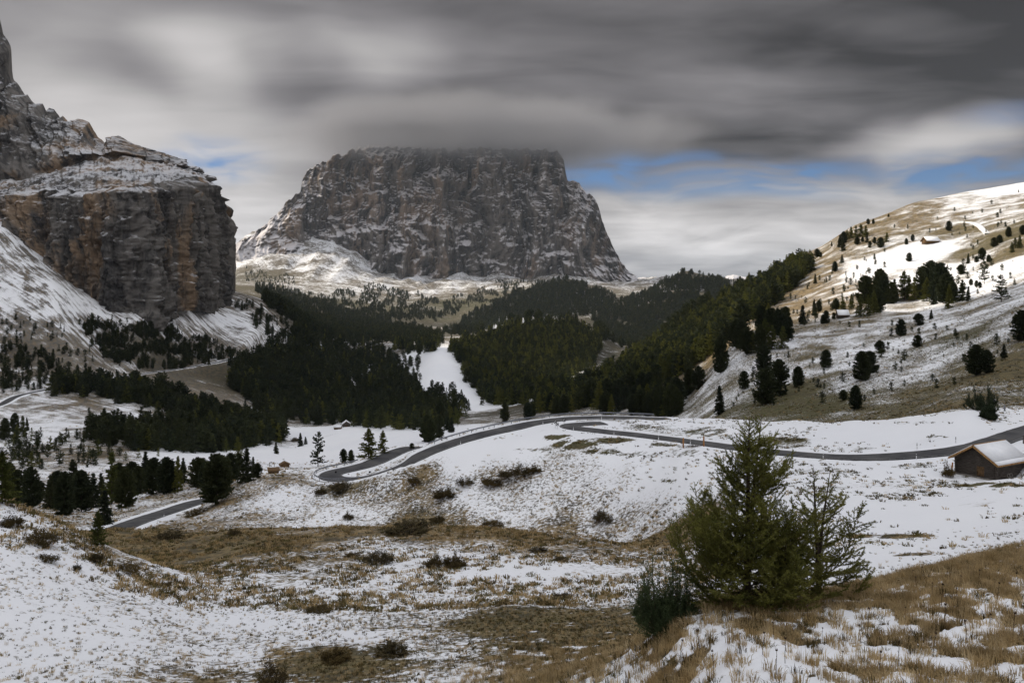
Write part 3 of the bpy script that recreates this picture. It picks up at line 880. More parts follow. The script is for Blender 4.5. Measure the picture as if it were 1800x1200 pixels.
ROADW = {'upper': 2.6, 'barn': 2.25, 'lower': 2.6, 'far': 3.0}
road_lines = {}
road_dist = np.full(TX.shape, 1e3)
for nm, pts in ROADS.items():
    P = catmull([tuple(at(a, b, d * K)) for a, b, d in pts], 8)
    P = resample(P, 1.5 if nm != 'far' else 5.0)
    for _ in range(6):
        P[1:-1, 2] = (P[:-2, 2] + 2 * P[1:-1, 2] + P[2:, 2]) / 4
    road_lines[nm] = P
    hw = ROADW[nm]
    lo, hi = P[:, 1].min() - 14, P[:, 1].max() + 14
    r0, r1 = np.searchsorted(ROWS, lo), np.searchsorted(ROWS, hi)
    sub = np.stack([TX[r0:r1].ravel(), TY[r0:r1].ravel()], 1)
    best = np.full(len(sub), 1e9)
    bz = np.zeros(len(sub))
    A, B = P[:-1], P[1:]
    for a, b in zip(A, B):
        e = b[:2] - a[:2]
        tt = np.clip(((sub - a[:2]) @ e) / (e @ e), 0, 1)
        dd = np.hypot(sub[:, 0] - a[0] - tt * e[0], sub[:, 1] - a[1] - tt * e[1])
        mk = dd < best
        best[mk] = dd[mk]
        bz[mk] = (a[2] + tt * (b[2] - a[2]))[mk]
    best = best.reshape(TX[r0:r1].shape)
    bz = bz.reshape(best.shape)
    wide = 9.0 if nm != 'far' else 16.0
    wgt = 1 - sstep(hw + 1.0, hw + wide, best)
    TZ[r0:r1] = TZ[r0:r1] * (1 - wgt) + (bz - 0.22) * wgt
    # a low snow bank along the kerb
    TZ[r0:r1] += 0.20 * np.exp(-((best - hw - 1.1) / 0.7) ** 2) * (nm != 'far')
    verge = 1 - sstep(hw + 0.6, hw + 3.5, best)
    SNOW[r0:r1] = SNOW[r0:r1] * (1 - verge) + verge * np.maximum(SNOW[r0:r1], 0.93)
    road_dist[r0:r1] = np.minimum(road_dist[r0:r1], best - hw)
PYcur = HY - F * TZ / TY


def carve_flat(x, y, z, r):
    """level the ground under a building"""
    global PYcur
    d = np.hypot(TX - x, TY - y)
    w = 1 - sstep(r, r * 1.8, d)
    TZ[:] = TZ * (1 - w) + z * w
    PYcur = HY - F * TZ / TY


BARN_P = at(1752, 846, 84 * K)
carve_flat(BARN_P.x - 1.0, BARN_P.y + 3.0, BARN_P.z, 4.2)


def build_ground():
    # columns behind and beside the viewpoint close the sheet all round
    az_edge = math.atan((PXC[-1] - CX) / F), math.atan((PXC[0] - CX) / F)
    cols = []
    n_side = 36
    total = 2 * math.pi - (az_edge[0] - az_edge[1])
    ex = []
    for i in range(1, n_side):
        f = i / n_side
        az = az_edge[0] + total * f
        rr = ROWS / math.cos(az_edge[0] if f < 0.5 else az_edge[1])
        zr, zl = TZ[:, -1], TZ[:, 0]
        z = zr * (1 - f) + zl * f
        back = math.sin(math.pi * f) ** 0.7
        z = z * (1 - back) + (-2.4 - 0.10 * np.minimum(rr, 160) - 0.004 * rr + 0.02 * np.maximum(rr - 900, 0) * (rr < 9000) + 160 * (rr >= 9000)) * back
        ex.append((np.sin(az) * rr, np.cos(az) * rr, z))
    X = np.concatenate([TX, np.stack([e[0] for e in ex], 1)], 1)
    Y = np.concatenate([TY, np.stack([e[1] for e in ex], 1)], 1)
    Z = np.concatenate([TZ, np.stack([e[2] for e in ex], 1)], 1)
    nc = X.shape[1]
    idx = np.arange(NR * nc).reshape(NR, nc)
    idx = np.concatenate([idx, idx[:, :1]], 1)
    q = np.stack([idx[:-1, :-1], idx[:-1, 1:], idx[1:, 1:], idx[1:, :-1]], -1).reshape(-1, 4)
    V = np.stack([X, Y, Z], -1).reshape(-1, 3)
    # close the small disc under the viewpoint
    V = np.concatenate([V, [[0, 0, -2.2]]])
    cen = len(V) - 1
    tri = np.stack([np.full(nc, cen), idx[0, 1:], idx[0, :-1]], 1)
    me = new_mesh('terrain', V, quads=q, tris=tri, smooth=True)

    def full(A, v):
        e = np.full((NR, n_side - 1), v)
        return np.concatenate([np.concatenate([A, e], 1).ravel(), [v]])
    set_attr(me, 'snow', full(SNOW, 0.6))
    set_attr(me, 'green', full(GREEN, 0.2))
    set_attr(me, 'scree', full(SCREE, 0.2))
    set_attr(me, 'forest', full(FOREST, 0.1))
    tag(obj('terrain', me, M_GROUND), 'snow-dusted grassy ground of the valley and its slopes', 'ground', kind='structure')


build_ground()


def ribbon(P, offs, dz):
    """strip along P; offs = list of (sideways offset, height offset)"""
    T = np.gradient(P, axis=0)[:, :2]
    T /= np.linalg.norm(T, axis=1)[:, None]
    N = np.stack([T[:, 1], -T[:, 0]], 1)
    rows = []
    for o, h in offs:
        r = P.copy()
        r[:, :2] += N * o
        r[:, 2] += dz + h
        rows.append(r)
    V = np.stack(rows, 1)
    return V.reshape(-1, 3), grid_quads(len(P), len(offs))


for nm, P in road_lines.items():
    hw = ROADW[nm]
    V, q = ribbon(P, [(-hw, -0.35), (-hw, -0.03), (-hw * 0.5, 0.0), (0, 0.03), (hw * 0.5, 0), (hw, -0.03), (hw, -0.35)], 0.0)
    Vr = V.reshape(len(P), 7, 3)
    for e, sg in ((0, 5), (1, 5), (5, 1), (6, 1)):      # snow creeping unevenly over the edges
        k = 0.09 * np.clip(fbm(P[:, 0] / 2.6 + e, P[:, 1] / 2.6 + (e > 2) * 9, 3, 0.6, 900) + 0.25, 0, 1)[:, None]
        Vr[:, e, :2] = Vr[:, e, :2] * (1 - k) + Vr[:, 3, :2] * k
    r = obj('road', new_mesh('road', V, quads=q), M_ASPHALT)
    tag(r, {'upper': 'grey asphalt road climbing from the guard-railed hairpin bend', 'barn': 'asphalt road curving past the log barn across the snowy meadow',
            'lower': 'short stretch of asphalt road below the hairpin by the dark pines', 'far': 'narrow road crossing the scree slope under the cliff'}[nm], 'road', kind='structure')
    if nm != 'far':
        for side in (-1, 1):
            V, q = ribbon(P, [(side * (hw - 0.25), -0.018), (side * (hw - 0.16), -0.022)], 0.012)
            if side < 0:
                q = q[:, ::-1]
            obj('edge_line', new_mesh('edge_line', V, quads=q[:, ::-1]), M_PAINT, r)


# ------------------------------------------------------------------ rock walls
def blocks(wx, wz, lam, tall, seed):
    """fractured columns: 0..1, sharp joints between blocks"""
    fx = wx / lam + 500.0
    i = np.floor(fx).astype(np.int64)
    hi = _perm[(i + seed * 13) & 511] / 511.0
    fz = wz / tall + hi * 7.0 + 500.0
    j = np.floor(fz).astype(np.int64)
    h = _perm[(_perm[(i + seed * 7) & 511] + j) & 511] / 511.0
    f, g = fx - i, fz - j
    crack = np.minimum(np.minimum(f, 1 - f) * 9, 1.0)
    return h * 0.75 + 0.25 * crack - 0.10 * g


def relief(name, mat, knots, cols, rows, seed, bay, flute, ledge, edge_amp, back, snow_fn, label, kfun=None):
    """knots: list of curves [(column, row, distance)...] from foot to skyline; a solid rock body behind them"""
    u = np.linspace(cols[0], cols[1], cols[2])
    KPY = np.stack([np.interp(u, [p[0] for p in c], [p[1] for p in c]) for c in knots], 0)
    KD = np.stack([np.interp(u, [p[0] for p in c], [p[2] for p in c]) for c in knots], 0) * K
    if len(knots) == 5:
        KD += np.interp(u, [300, 360, 390, 413], [0, 50, 62, 50])[None] * K
    # ragged skyline
    w = max(1.0, (cols[1] - cols[0]) / 100.0)
    KPY[0] += 24.0 if len(knots) == 5 else 48.0
    KPY[-1] += edge_amp * (ridged(u / 26.0, u * 0, 3, 0.55, seed + 1) - 0.6) * -1.0
    KPY[-1] += edge_amp * 0.5 * fbm(u / 7.0, u * 0, 3, 0.6, seed + 2)
    if len(knots) == 5:
        KPY[1] += 5.0 * fbm(u / 22.0, u * 0, 4, 0.6, seed + 5) * sstep(385, 330, u)
        KPY[0] += 9.0 * ridged(u / 40.0, u * 0, 3, 0.55, seed + 6) * 0.5
        KPY[2] += 6.0 * fbm(u / 28.0, u * 0, 4, 0.6, seed + 7) * sstep(345, 300, u)
    for i in range(len(knots) - 2, -1, -1):
        KPY[i] = np.maximum(KPY[i], KPY[i + 1] + 0.5)
    nk = len(knots)
    tt, PYs, Ds, per = [], [], [], rows
    for i in range(nk - 1):
        f = np.linspace(0, 1, per[i], endpoint=(i == nk - 2))[:, None]
        PYs.append(KPY[i] * (1 - f) + KPY[i + 1] * f)
        Ds.append(KD[i] * (1 - f) + KD[i + 1] * f)
        tt.append(np.full((len(f), 1), i) + f)
    PYm = np.concatenate(PYs)
    Dm = np.concatenate(Ds)
    T = np.concatenate(tt) + 0 * Dm
    X = (u[None] - CX) / F * Dm
    Z = (HY - PYm) / F * Dm
    return u, X, Dm, Z, T, KPY


def finish_rock(name, mat, X, Y, Z, snow, back, label):
    nr, nc = X.shape
    # carry the body back and down behind the skyline
    Xb, Yb, Zb, Sb = [X], [Y], [Z], [snow]
    for f, dep, dz in back:
        Yn = Y[-1] + dep
        Xb.append((X[-1] * (Yn / Y[-1]))[None])
        Yb.append(Yn[None])
        Zb.append((Z[-1] * f + dz)[None])
        Sb.append(np.full((1, nc), 0.1))
    X, Y, Z, S = (np.concatenate(q) for q in (Xb, Yb, Zb, Sb))
    nr = len(X)
    V = np.stack([X, Y, Z], -1).reshape(-1, 3)
    q = grid_quads(nr, nc)
    i0 = (nr - 1) * nc
    me = new_mesh(name, V, quads=q, smooth=False)
    set_attr(me, 'snow', S.ravel())
    o = obj(name, me, mat)
    tag(o, label, 'mountain', kind='structure')
    return o


# --- far massif with its head in the cloud
foot = [(395, 470, 4650), (420, 448, 4700), (470, 420, 4750), (505, 405, 4800), (540, 424, 4850), (575, 432, 4860), (620, 455, 4870), (680, 478, 4880), (722, 497, 4880), (770, 496, 4870), (830, 492, 4860), (900, 496, 4850), (960, 505, 4830), (1050, 515, 4800), (1100, 520, 4790), (1160, 512, 4790)]
mid1 = [(395, 462, 4700), (420, 440, 4800), (470, 408, 4850), (505, 390, 4900), (540, 400, 4980), (600, 408, 5000), (700, 400, 5020), (780, 392, 5030), (860, 400, 5020), (960, 410, 5000), (1050, 440, 4950), (1100, 490, 4860), (1160, 505, 4800)]
mid2 = [(395, 455, 4750), (420, 434, 4850), (470, 402, 4900), (505, 376, 4960), (530, 348, 5040), (560, 345, 5060), (620, 350, 5090), (700, 350, 5110), (800, 345, 5110), (900, 340, 5100), (990, 345, 5080), (1050, 395, 5000), (1100, 482, 4880), (1160, 502, 4810)]
top = [(395, 448, 4800), (410, 436, 4850), (440, 418, 4880), (470, 397, 4920), (485, 382, 4950), (500, 366, 4980), (515, 352, 5000), (528, 345, 5040), (532, 318, 5080), (540, 302, 5110), (556, 292, 5140), (575, 287, 5160), (592, 272, 5190), (612, 271, 5200), (618, 264, 5210), (650, 258, 5240), (690, 256, 5260), (740, 262, 5270), (820, 262, 5270), (900, 264, 5260), (960, 266, 5240), (982, 270, 5220), (991, 282, 5200), (994, 305, 5180), (997, 320, 5170), (1008, 319, 5160), (1022, 330, 5140), (1030, 342, 5120), (1042, 348, 5090), (1052, 368, 5060), (1060, 395, 5020), (1072, 424, 4970), (1090, 462, 4920), (1108, 482, 4890), (1125, 494, 4860), (1160, 500, 4820)]
u, X, Y, Z, T, KPY = relief('far', None, [foot, mid1, mid2, top], (396, 1158, 560), [95, 95, 95], 100, 0, 0, 0, 5.0, 0, None, '')
fade = sstep(396, 430, u)[None] * sstep(1158, 1110, u)[None]
tp = np.clip(T / 3.0, 0, 1)
hid = np.sin(np.pi * np.clip(tp, 0, 1)) ** 0.5
wx = X + 90 * fbm(X / 420, Z / 420, 3, 0.5, 110)
wz = Z + 60 * fbm(X / 300, Z / 300, 3, 0.5, 111)
butt = ridged(wx / 420, wz / 1400, 4, 0.52, 120)          # buttresses and gullies
slab = ridged((wx * 0.75 + wz * 0.66) / 260, (wz * 0.75 - wx * 0.66) / 150, 4, 0.55, 130) * 0.6 + ridged((wx * 0.8 - wz * 0.6) / 330, (wz * 0.8 + wx * 0.6) / 170, 4, 0.55, 133) * 0.6   # tilted slabs
fine = fbm(wx / 60, wz / 60, 4, 0.6, 140)
flut = ridged(wx / 75, wz / 420, 3, 0.55, 150)
lev = (wz + 0.10 * X) / 62.0
terr = (lev - np.floor(lev))
terr = sstep(0.0, 0.75, terr) - (lev - np.floor(lev))
but2 = ridged(wx / 170, wz / 620, 3, 0.5, 125)
hid = sstep(1.003, 0.965, tp)
blk = 55 * blocks(wx, wz, 240, 520, 1) + 40 * blocks(wx + 0.25 * wz, wz, 105, 260, 2) + 22 * blocks(wx - 0.3 * wz, wz, 46, 120, 3) - 58
Y -= fade * hid * blk
Y -= fade * hid * (135 * butt - 60 + 64 * but2 + 44 * slab + 22 * flut + 24 * fine + 9 * fbm(wx / 24, wz / 24, 3, 0.6, 144))
Y += fade * hid * (12 * terr + 60)
pyy = HY - F * Z / Y
led = 412 - 20 * np.exp(-((u[None] - 730) / 95) ** 2)
lw = sstep(545, 600, u[None]) * sstep(875, 820, u[None])
led = led + 5 * fbm(u[None] / 40, u[None] * 0, 4, 0.6, 170)
Y += lw * (-28 + 56 * sstep(led + 6, led - 6, pyy)) * (0.4 + 0.9 * (fbm(u[None] / 30, u[None] * 0, 3, 0.6, 171) + 0.4))
X = (u[None] - CX) / F * Y
Z = Z * (Y / ((X - X) + Y))
shelf = np.exp(-((PYs := (HY - F * Z / Y)) - (412 - 18 * np.exp(-((u[None] - 730) / 90) ** 2))) ** 2 / 60.0) * sstep(560, 640, u[None]) * sstep(860, 790, u[None])
snow = 0.10 * shelf + 0.45 * fbm(X / 260, Z / 200, 3, 0.5, 160) - 0.06 + 0.10 * sstep(0.75, 0.2, np.abs(tp - 0.55)) + 0.12 * sstep(1000, 1060, u[None]) + 0.75 * sstep(520, 455, u[None])
finish_rock('far_massif', M_ROCK_FAR, X, Y, Z, snow, [(0.985, 200, 0), (0.95, 700, 0), (0.5, 1500, 0), (0.0, 1900, -200)],
            'broad grey limestone massif dusted with snow, summit lost in cloud')

# --- near cliff on the left: lower wall, snowy bench, upper towers
c_foot = [(-420, 400, 760), (-200, 395, 760), (0, 398, 716), (30, 410, 712), (60, 440, 706), (90, 473, 700), (120, 496, 698), (150, 513, 696), (200, 532, 694), (245, 556, 690), (262, 540, 715), (285, 520, 745), (305, 518, 760), (330, 525, 775), (360, 532, 795), (385, 536, 815), (402, 528, 850), (408, 520, 880), (413, 512, 1060)]
c_top = [(-420, 330, 800), (-200, 335, 790), (0, 345, 748), (60, 337, 740), (90, 335, 735), (130, 334, 732), (170, 333, 728), (205, 326, 728), (245, 324, 728), (290, 318, 765), (320, 312, 780), (345, 309, 795), (362, 316, 815), (374, 332, 830), (384, 355, 850), (393, 378, 870), (400, 404, 890), (407, 416, 905), (413, 424, 1080)]
c_bench = [(-420, 300, 860), (-200, 305, 850), (0, 318, 805), (60, 312, 800), (100, 300, 810), (140, 285, 825), (180, 275, 840), (230, 274, 850), (270, 284, 860), (300, 290, 865), (340, 303, 870), (362, 314, 860), (374, 331, 865), (384, 354, 880), (393, 377, 900), (400, 403, 915), (407, 415, 930), (413, 423, 1100)]
c_mid = [(-420, 90, 920), (-200, 110, 910), (-20, 150, 860), (0, 170, 862), (40, 195, 862), (75, 215, 865), (100, 232, 870), (130, 240, 872), (155, 238, 878), (180, 262, 888), (215, 258, 892), (250, 268, 900), (290, 280, 905), (318, 292, 905), (340, 301, 890), (362, 313, 875), (374, 330, 880), (384, 353, 895), (393, 376, 915), (400, 402, 930), (407, 414, 945), (413, 422, 1115)]
c_sky = [(-420, -160, 1000), (-250, -120, 990), (-120, -60, 960), (-40, 10, 930), (0, 36, 915), (6, 62, 912), (12, 70, 910), (20, 84, 908), (22, 128, 905), (24, 141, 905), (34, 152, 905), (45, 170, 905), (48, 166, 905), (55, 176, 905), (62, 182, 905), (75, 183, 905), (83, 200, 905), (86, 190, 905), (95, 193, 905), (104, 205, 905), (108, 214, 905), (109, 202, 905), (118, 212, 905), (125, 226, 905), (128, 216, 905), (136, 209, 905), (146, 210, 905), (157, 216, 907), (165, 230, 910), (172, 240, 912), (182, 250, 915), (190, 256, 918), (194, 254, 920), (195, 239, 920), (200, 242, 920), (208, 239, 920), (220, 246, 920), (240, 256, 922), (262, 262, 925), (288, 270, 925), (296, 277, 925), (318, 290, 920), (340, 300, 900), (362, 312, 890), (374, 329, 895), (384, 352, 910), (393, 375, 930), (400, 401, 945), (407, 413, 960), (413, 421, 1130)]
u, X, Y, Z, T, KPY = relief('near', None, [c_foot, c_top, c_bench, c_mid, c_sky], (-418, 413, 530), [170, 60, 50, 80], 200, 0, 0, 0, 1.6, 0, None, '')
low = T < 1.0
wl = sstep(1.0, 0.93, T)
wb = sstep(1.0, 1.15, T) * sstep(2.0, 1.85, T)
wu = sstep(2.0, 2.12, T) * sstep(4.02, 3.7, T)
kfade = 0.14 + 0.86 * sstep(408, 375, u)[None]
# distance along the wall, and the way it faces
bl = np.argmin(np.abs(T[:, 0] - 0.6))
xs, ys = X[bl], Y[bl]
Ss = np.concatenate([[0], np.cumsum(np.hypot(np.diff(xs), np.diff(ys)))])
ker = np.ones(31) / 31
tx, ty = np.gradient(xs), np.gradient(ys)
tx, ty = (np.convolve(np.pad(q, 15, mode='edge'), ker, 'valid') for q in (tx, ty))
tl = np.hypot(tx, ty)
nxw, nyw = ty / tl, -tx / tl
S0 = Ss[None] + 0 * X
wx = S0 + 8 * fbm(S0 / 34, Z / 50, 3, 0.5, 210)
wz = Z + 8 * fbm(S0 / 30, Z / 30, 3, 0.5, 211)
colm = ridged(wx / 70, wz / 520, 4, 0.5, 220)
flut = ridged(wx / 13, wz / 85, 4, 0.55, 230)
fine = fbm(wx / 7, wz / 9, 4, 0.6, 240)
lev = wz / 13.0 + 0.02 * S0
fr = lev - np.floor(lev)
terr = sstep(0.0, 0.8, fr) - fr
bk = 17 * blocks(wx, wz, 34, 260, 5) + 10 * blocks(wx + 0.10 * wz, wz, 14, 110, 6) + 5.5 * blocks(wx - 0.06 * wz, wz, 6.0, 40, 7) - 17
dis = wl * kfade * (bk - 14 + 14 * colm + 5 * ridged(wx / 26, wz / 210, 3, 0.5, 225) + 8.0 * flut + 5.0 * fine - 1.5 * terr + 2.0 * fbm(wx / 2.6, wz / 4.0, 3, 0.6, 245)) + wu * kfade * (bk - 8 + 14 * ridged(wx / 46, wz / 130, 4, 0.55, 250) + 4 * flut + 4 * fine - 1.5 * terr)
X = X + dis * nxw[None]
Y = Y + dis * nyw[None]
Zb = wb * (7 * fbm(X / 30, Y / 30, 5, 0.62, 260) + 4.0 * np.maximum(fbm(X / 13, Y / 16, 4, 0.6, 262), 0))
Z = Z + Zb
snow = 0.10 * wb - 0.02 * wl + 0.02 * wu + 0.10 * fbm(X / 40, Z / 30, 3, 0.5, 270)
finish_rock('cliff_massif', M_ROCK_NEAR, X, Y, Z, snow, [(1.0, 40, 0), (0.8, 200, 0), (0.3, 500, 0), (-0.5, 700, -100)],
            'towering ochre and grey cliff with a snowy ledge and ragged pinnacles')

# --- far snowy peaks on the horizon
for (a, b, top_pts, dd, lab) in (
        (1085, 1200, [(1085, 512), (1105, 500), (1118, 491), (1130, 488), (1145, 491), (1160, 495), (1180, 505), (1200, 514)], 12000, 'small distant snow peak between the massif and the dark ridge'),
        (1240, 1360, [(1240, 512), (1262, 500), (1278, 486), (1290, 484), (1303, 487), (1320, 490), (1340, 500), (1360, 514)], 12500, 'small distant snow peak right of the dark wooded ridge')):
    uu = np.linspace(a, b, 90)
    tp = np.interp(uu, [p[0] for p in top_pts], [p[1] for p in top_pts]) - 1.2 * ridged(uu / 14, uu * 0, 3, 0.5, dd)
    tv = np.linspace(0, 1, 30)[:, None]
    pyv = 512 * (1 - tv) + tp[None] * tv
    D = dd + 900 * tv + 0 * pyv
    D = D - 160 * ridged(uu[None] / 12 + 0 * tv, pyv / 14, 3, 0.55, dd + 1) * np.sin(np.pi * tv)
    Xp = (uu[None] - CX) / F * D
    Zp = (HY - pyv) / F * D
    finish_rock('snow_peak', M_ROCK_FAR, Xp, D, Zp, np.full(Xp.shape, 0.42), [(1.0, 300, 0), (0.0, 1600, -100)], lab)


# ------------------------------------------------------------------ cloud bank over the viewer's left shoulder (shades the near slopes)
def cloud_bank():
    z0 = -30.0
    H = 1650.0
    sx, sy = SUN.x / SUN.z * (H - z0), SUN.y / SUN.z * (H - z0)
    poly = np.array(SHADE_POLY, float) * K
    n = 110
    lo, hi = poly.min(0), poly.max(0)
    gx, gy = np.meshgrid(np.linspace(lo[0], hi[0], n), np.linspace(lo[1], hi[1], n))
    px, py = gx + 16 * fbm(gx / 60, gy / 60, 4, 0.6, 301), gy + 16 * fbm(gx / 60, gy / 60, 4, 0.6, 305)
    inside = np.zeros(gx.shape, bool)
    dist = np.full(gx.shape, 1e9)
    m = len(poly)
    for i in range(m):
        a, b = poly[i], poly[(i + 1) % m]
        cond = ((a[1] > py) != (b[1] > py)) & (px < (b[0] - a[0]) * (py - a[1]) / (b[1] - a[1] + 1e-9) + a[0])
        inside ^= cond
        e = b - a
        t = np.clip(((px - a[0]) * e[0] + (py - a[1]) * e[1]) / (e @ e), 0, 1)
        dist = np.minimum(dist, np.hypot(px - a[0] - t * e[0], py - a[1] - t * e[1]))
    th = np.where(inside, 12 + 55 * np.sqrt(np.clip(dist, 0, 160) / 160) * (1 + 0.5 * fbm(gx / 90, gy / 90, 4, 0.6, 311)), 0)
    top = np.stack([gx + sx, gy + sy, H + th], -1).reshape(-1, 3)
    bot = np.stack([gx + sx, gy + sy, H - th * 0.5], -1).reshape(-1, 3)
    q = grid_quads(n, n)
    keep = inside.ravel()[q].sum(1) >= 3
    q = q[keep]
    me = new_mesh('cloud', np.concatenate([top, bot]), quads=np.concatenate([q, (q + n * n)[:, ::-1]]), smooth=True)
    tag(obj('cloud', me, M_CLOUD), 'thick cloud bank shading the near slopes', 'cloud', kind='stuff')


SHADE_POLY = [(-800, -500), (800, -500), (700, 240), (260, 285), (215, 305), (178, 330), (150, 362), (118, 372), (92, 385), (70, 430), (60, 520), (30, 640), (-40, 760),
              (-150, 1000), (-300, 1500), (-800, 1500)]
cloud_bank()


# ------------------------------------------------------------------ conifers
def unit(v):
    return v / np.maximum(np.linalg.norm(v, axis=-1, keepdims=True), 1e-9)


def conifer_crown(kind, seed, nbr, nst, nt, fat=1.0):
    r = np.random.default_rng(seed)
    h0 = {'pine': 0.03, 'spruce': 0.04, 'larch': 0.07, 'openpine': 0.14}[kind]
    t = np.sort(r.uniform(0, 1, nbr) ** 0.95)
    if kind == 'pine':
        R = 0.245 * (0.68 + 0.32 * np.sin(np.minimum(t / 0.35, 1) * 1.57)) * np.clip(1 - t ** 2.6, 0.0, 1) ** 0.8 + 0.015
        rise = 0.20 + 0.55 * t
    elif kind == 'openpine':
        R = 0.27 * np.clip(1 - t ** 2.0, 0.02, 1) ** 0.8 * r.uniform(0.6, 1.1, nbr) + 0.02
        rise = 0.05 + 0.5 * t
    elif kind == 'spruce':
        R = 0.19 * (1 - t) ** 0.85 + 0.012
        rise = -0.25 + 0.75 * t
    else:
        R = 0.24 * (1 - t) ** 0.8 + 0.012
        rise = -0.02 + 0.6 * t
    R = R * (r.uniform(0.84, 1.08, nbr) if kind == 'pine' else r.uniform(0.72, 1.12, nbr))
    lump = 1 + 0.22 * np.sin(3 * np.linspace(0, 20, nbr) + seed)
    az = r.uniform(0, 2 * np.pi, nbr) + np.arange(nbr) * 2.4
    R = R * (1 + 0.18 * np.cos(az * 2 + seed * 1.3))
    z0 = h0 + t * (1 - h0) * 0.985
    s = np.linspace(0.18, 1.0, nst)[None, :] * np.ones((nbr, 1)) + r.uniform(-0.06, 0.06, (nbr, nst))
    out = np.stack([np.cos(az), np.sin(az)], 1)
    zz = z0[:, None] + R[:, None] * s * rise[:, None] - (0.22 if kind in ('spruce', 'larch') else 0.05) * R[:, None] * (s * (1 - 0.5 * s))
    P = np.stack([out[:, None, 0] * R[:, None] * s, out[:, None, 1] * R[:, None] * s, zz], -1).reshape(-1, 3)
    P = P + r.normal(0, 0.010, P.shape)
    bd = np.repeat(np.stack([out[:, 0], out[:, 1], rise * 0.8], 1), nst, 0)
    size = np.repeat(0.024 + 0.10 * R, nst) * fat * {'pine': 1.0, 'openpine': 0.85, 'spruce': 1.0, 'larch': 0.85}[kind]
    P = np.repeat(P, nt, 0)
    bd = np.repeat(bd, nt, 0)
    size = np.repeat(size, nt) * r.uniform(0.6, 1.35, len(P))
    d = unit(unit(bd) + r.normal(0, 0.55, P.shape) + np.array([0, 0, 0.25 if 'pine' in kind else -0.15]))
    side = unit(np.cross(d, r.normal(0, 1, P.shape)))
    a = P - d * size[:, None] * 0.35 - side * size[:, None] * 0.42
    b = P - d * size[:, None] * 0.35 + side * size[:, None] * 0.42
    c = P + d * size[:, None] * 0.95
    V = np.stack([a, b, c], 1).reshape(-1, 3)
    V[:, 2] = np.clip(V[:, 2], 0.015, None)
    tri = np.arange(len(V)).reshape(-1, 3)
    return V, tri


def trunk_mb(h=0.93, r0=0.018, lean=0.0):
    mb = MB()
    mb.tube([(0, 0, -0.05), (0.002, 0.001, 0.3), (0.0, 0.003, 0.65), (0, 0, h)], [r0, r0 * 0.75, r0 * 0.45, 0.003], 6)
    return mb


FOL = {'pine': M_PINE, 'openpine': M_PINE, 'spruce': M_SPRUCE, 'larch': M_LARCH}
PROTO = {}
for kind, cnt in (('pine', 5), ('spruce', 3), ('larch', 4), ('openpine', 2)):
    for i in range(cnt):
        V, tri = conifer_crown(kind, 100 + i * 7 + len(kind), {'pine': 250, 'spruce': 180, 'larch': 150, 'openpine': 60}[kind], 9, 4)
        crown = new_mesh('crown', V, tris=tri)
        crown.materials.append(FOL[kind])
        trunk = trunk_mb().mesh('trunk', M_BARK)
        PROTO[kind, i] = (crown, trunk)
LOWP = {}
for kind, cnt in (('pine', 4), ('spruce', 3), ('larch', 3)):
    for i in range(cnt):
        V, tri = conifer_crown(kind, 300 + i * 7 + len(kind), 64, 5, 2, 1.55)
        tm = trunk_mb(0.5)
        me = new_mesh('tree_low', np.concatenate([V] + tm.v), tris=np.concatenate([tri] + [x + len(V) for x in tm.t]), quads=np.concatenate(tm.q) + len(V))
        me.materials.append(FOL[kind])
        LOWP[kind, i] = me

NAMES = {'pine': 'stone_pine', 'openpine': 'stone_pine', 'spruce': 'spruce_tree', 'larch': 'larch_tree'}
_cnt = [0]


def tree(px, py, hpx, kind, label, group, wide=1.0, lean=0.0):
    p = ground(px, py)
    h = hpx / F * p.y
    n = {'pine': 5, 'spruce': 3, 'larch': 4, 'openpine': 2}[kind]
    _cnt[0] += 1
    cm, tm = PROTO[kind, _cnt[0] % n]
    o = empty(NAMES[kind], (p.x, p.y, p.z - 0.03 * h), random.uniform(0, 6.28))
    w = h * wide * random.uniform(0.9, 1.15)
    o.scale = (w, w, h)
    if lean:
        o.rotation_euler = (0, lean, 0)
    obj('trunk', tm, None, o)
    obj('crown', cm, None, o)
    tag(o, label, 'tree', group)
    return o


def stem(kind):
    return {'pine': 'dark rounded stone pine', 'spruce': 'dark pointed spruce', 'larch': 'yellow-green larch', 'openpine': 'open-crowned pine with gaps between its branches'}[kind]


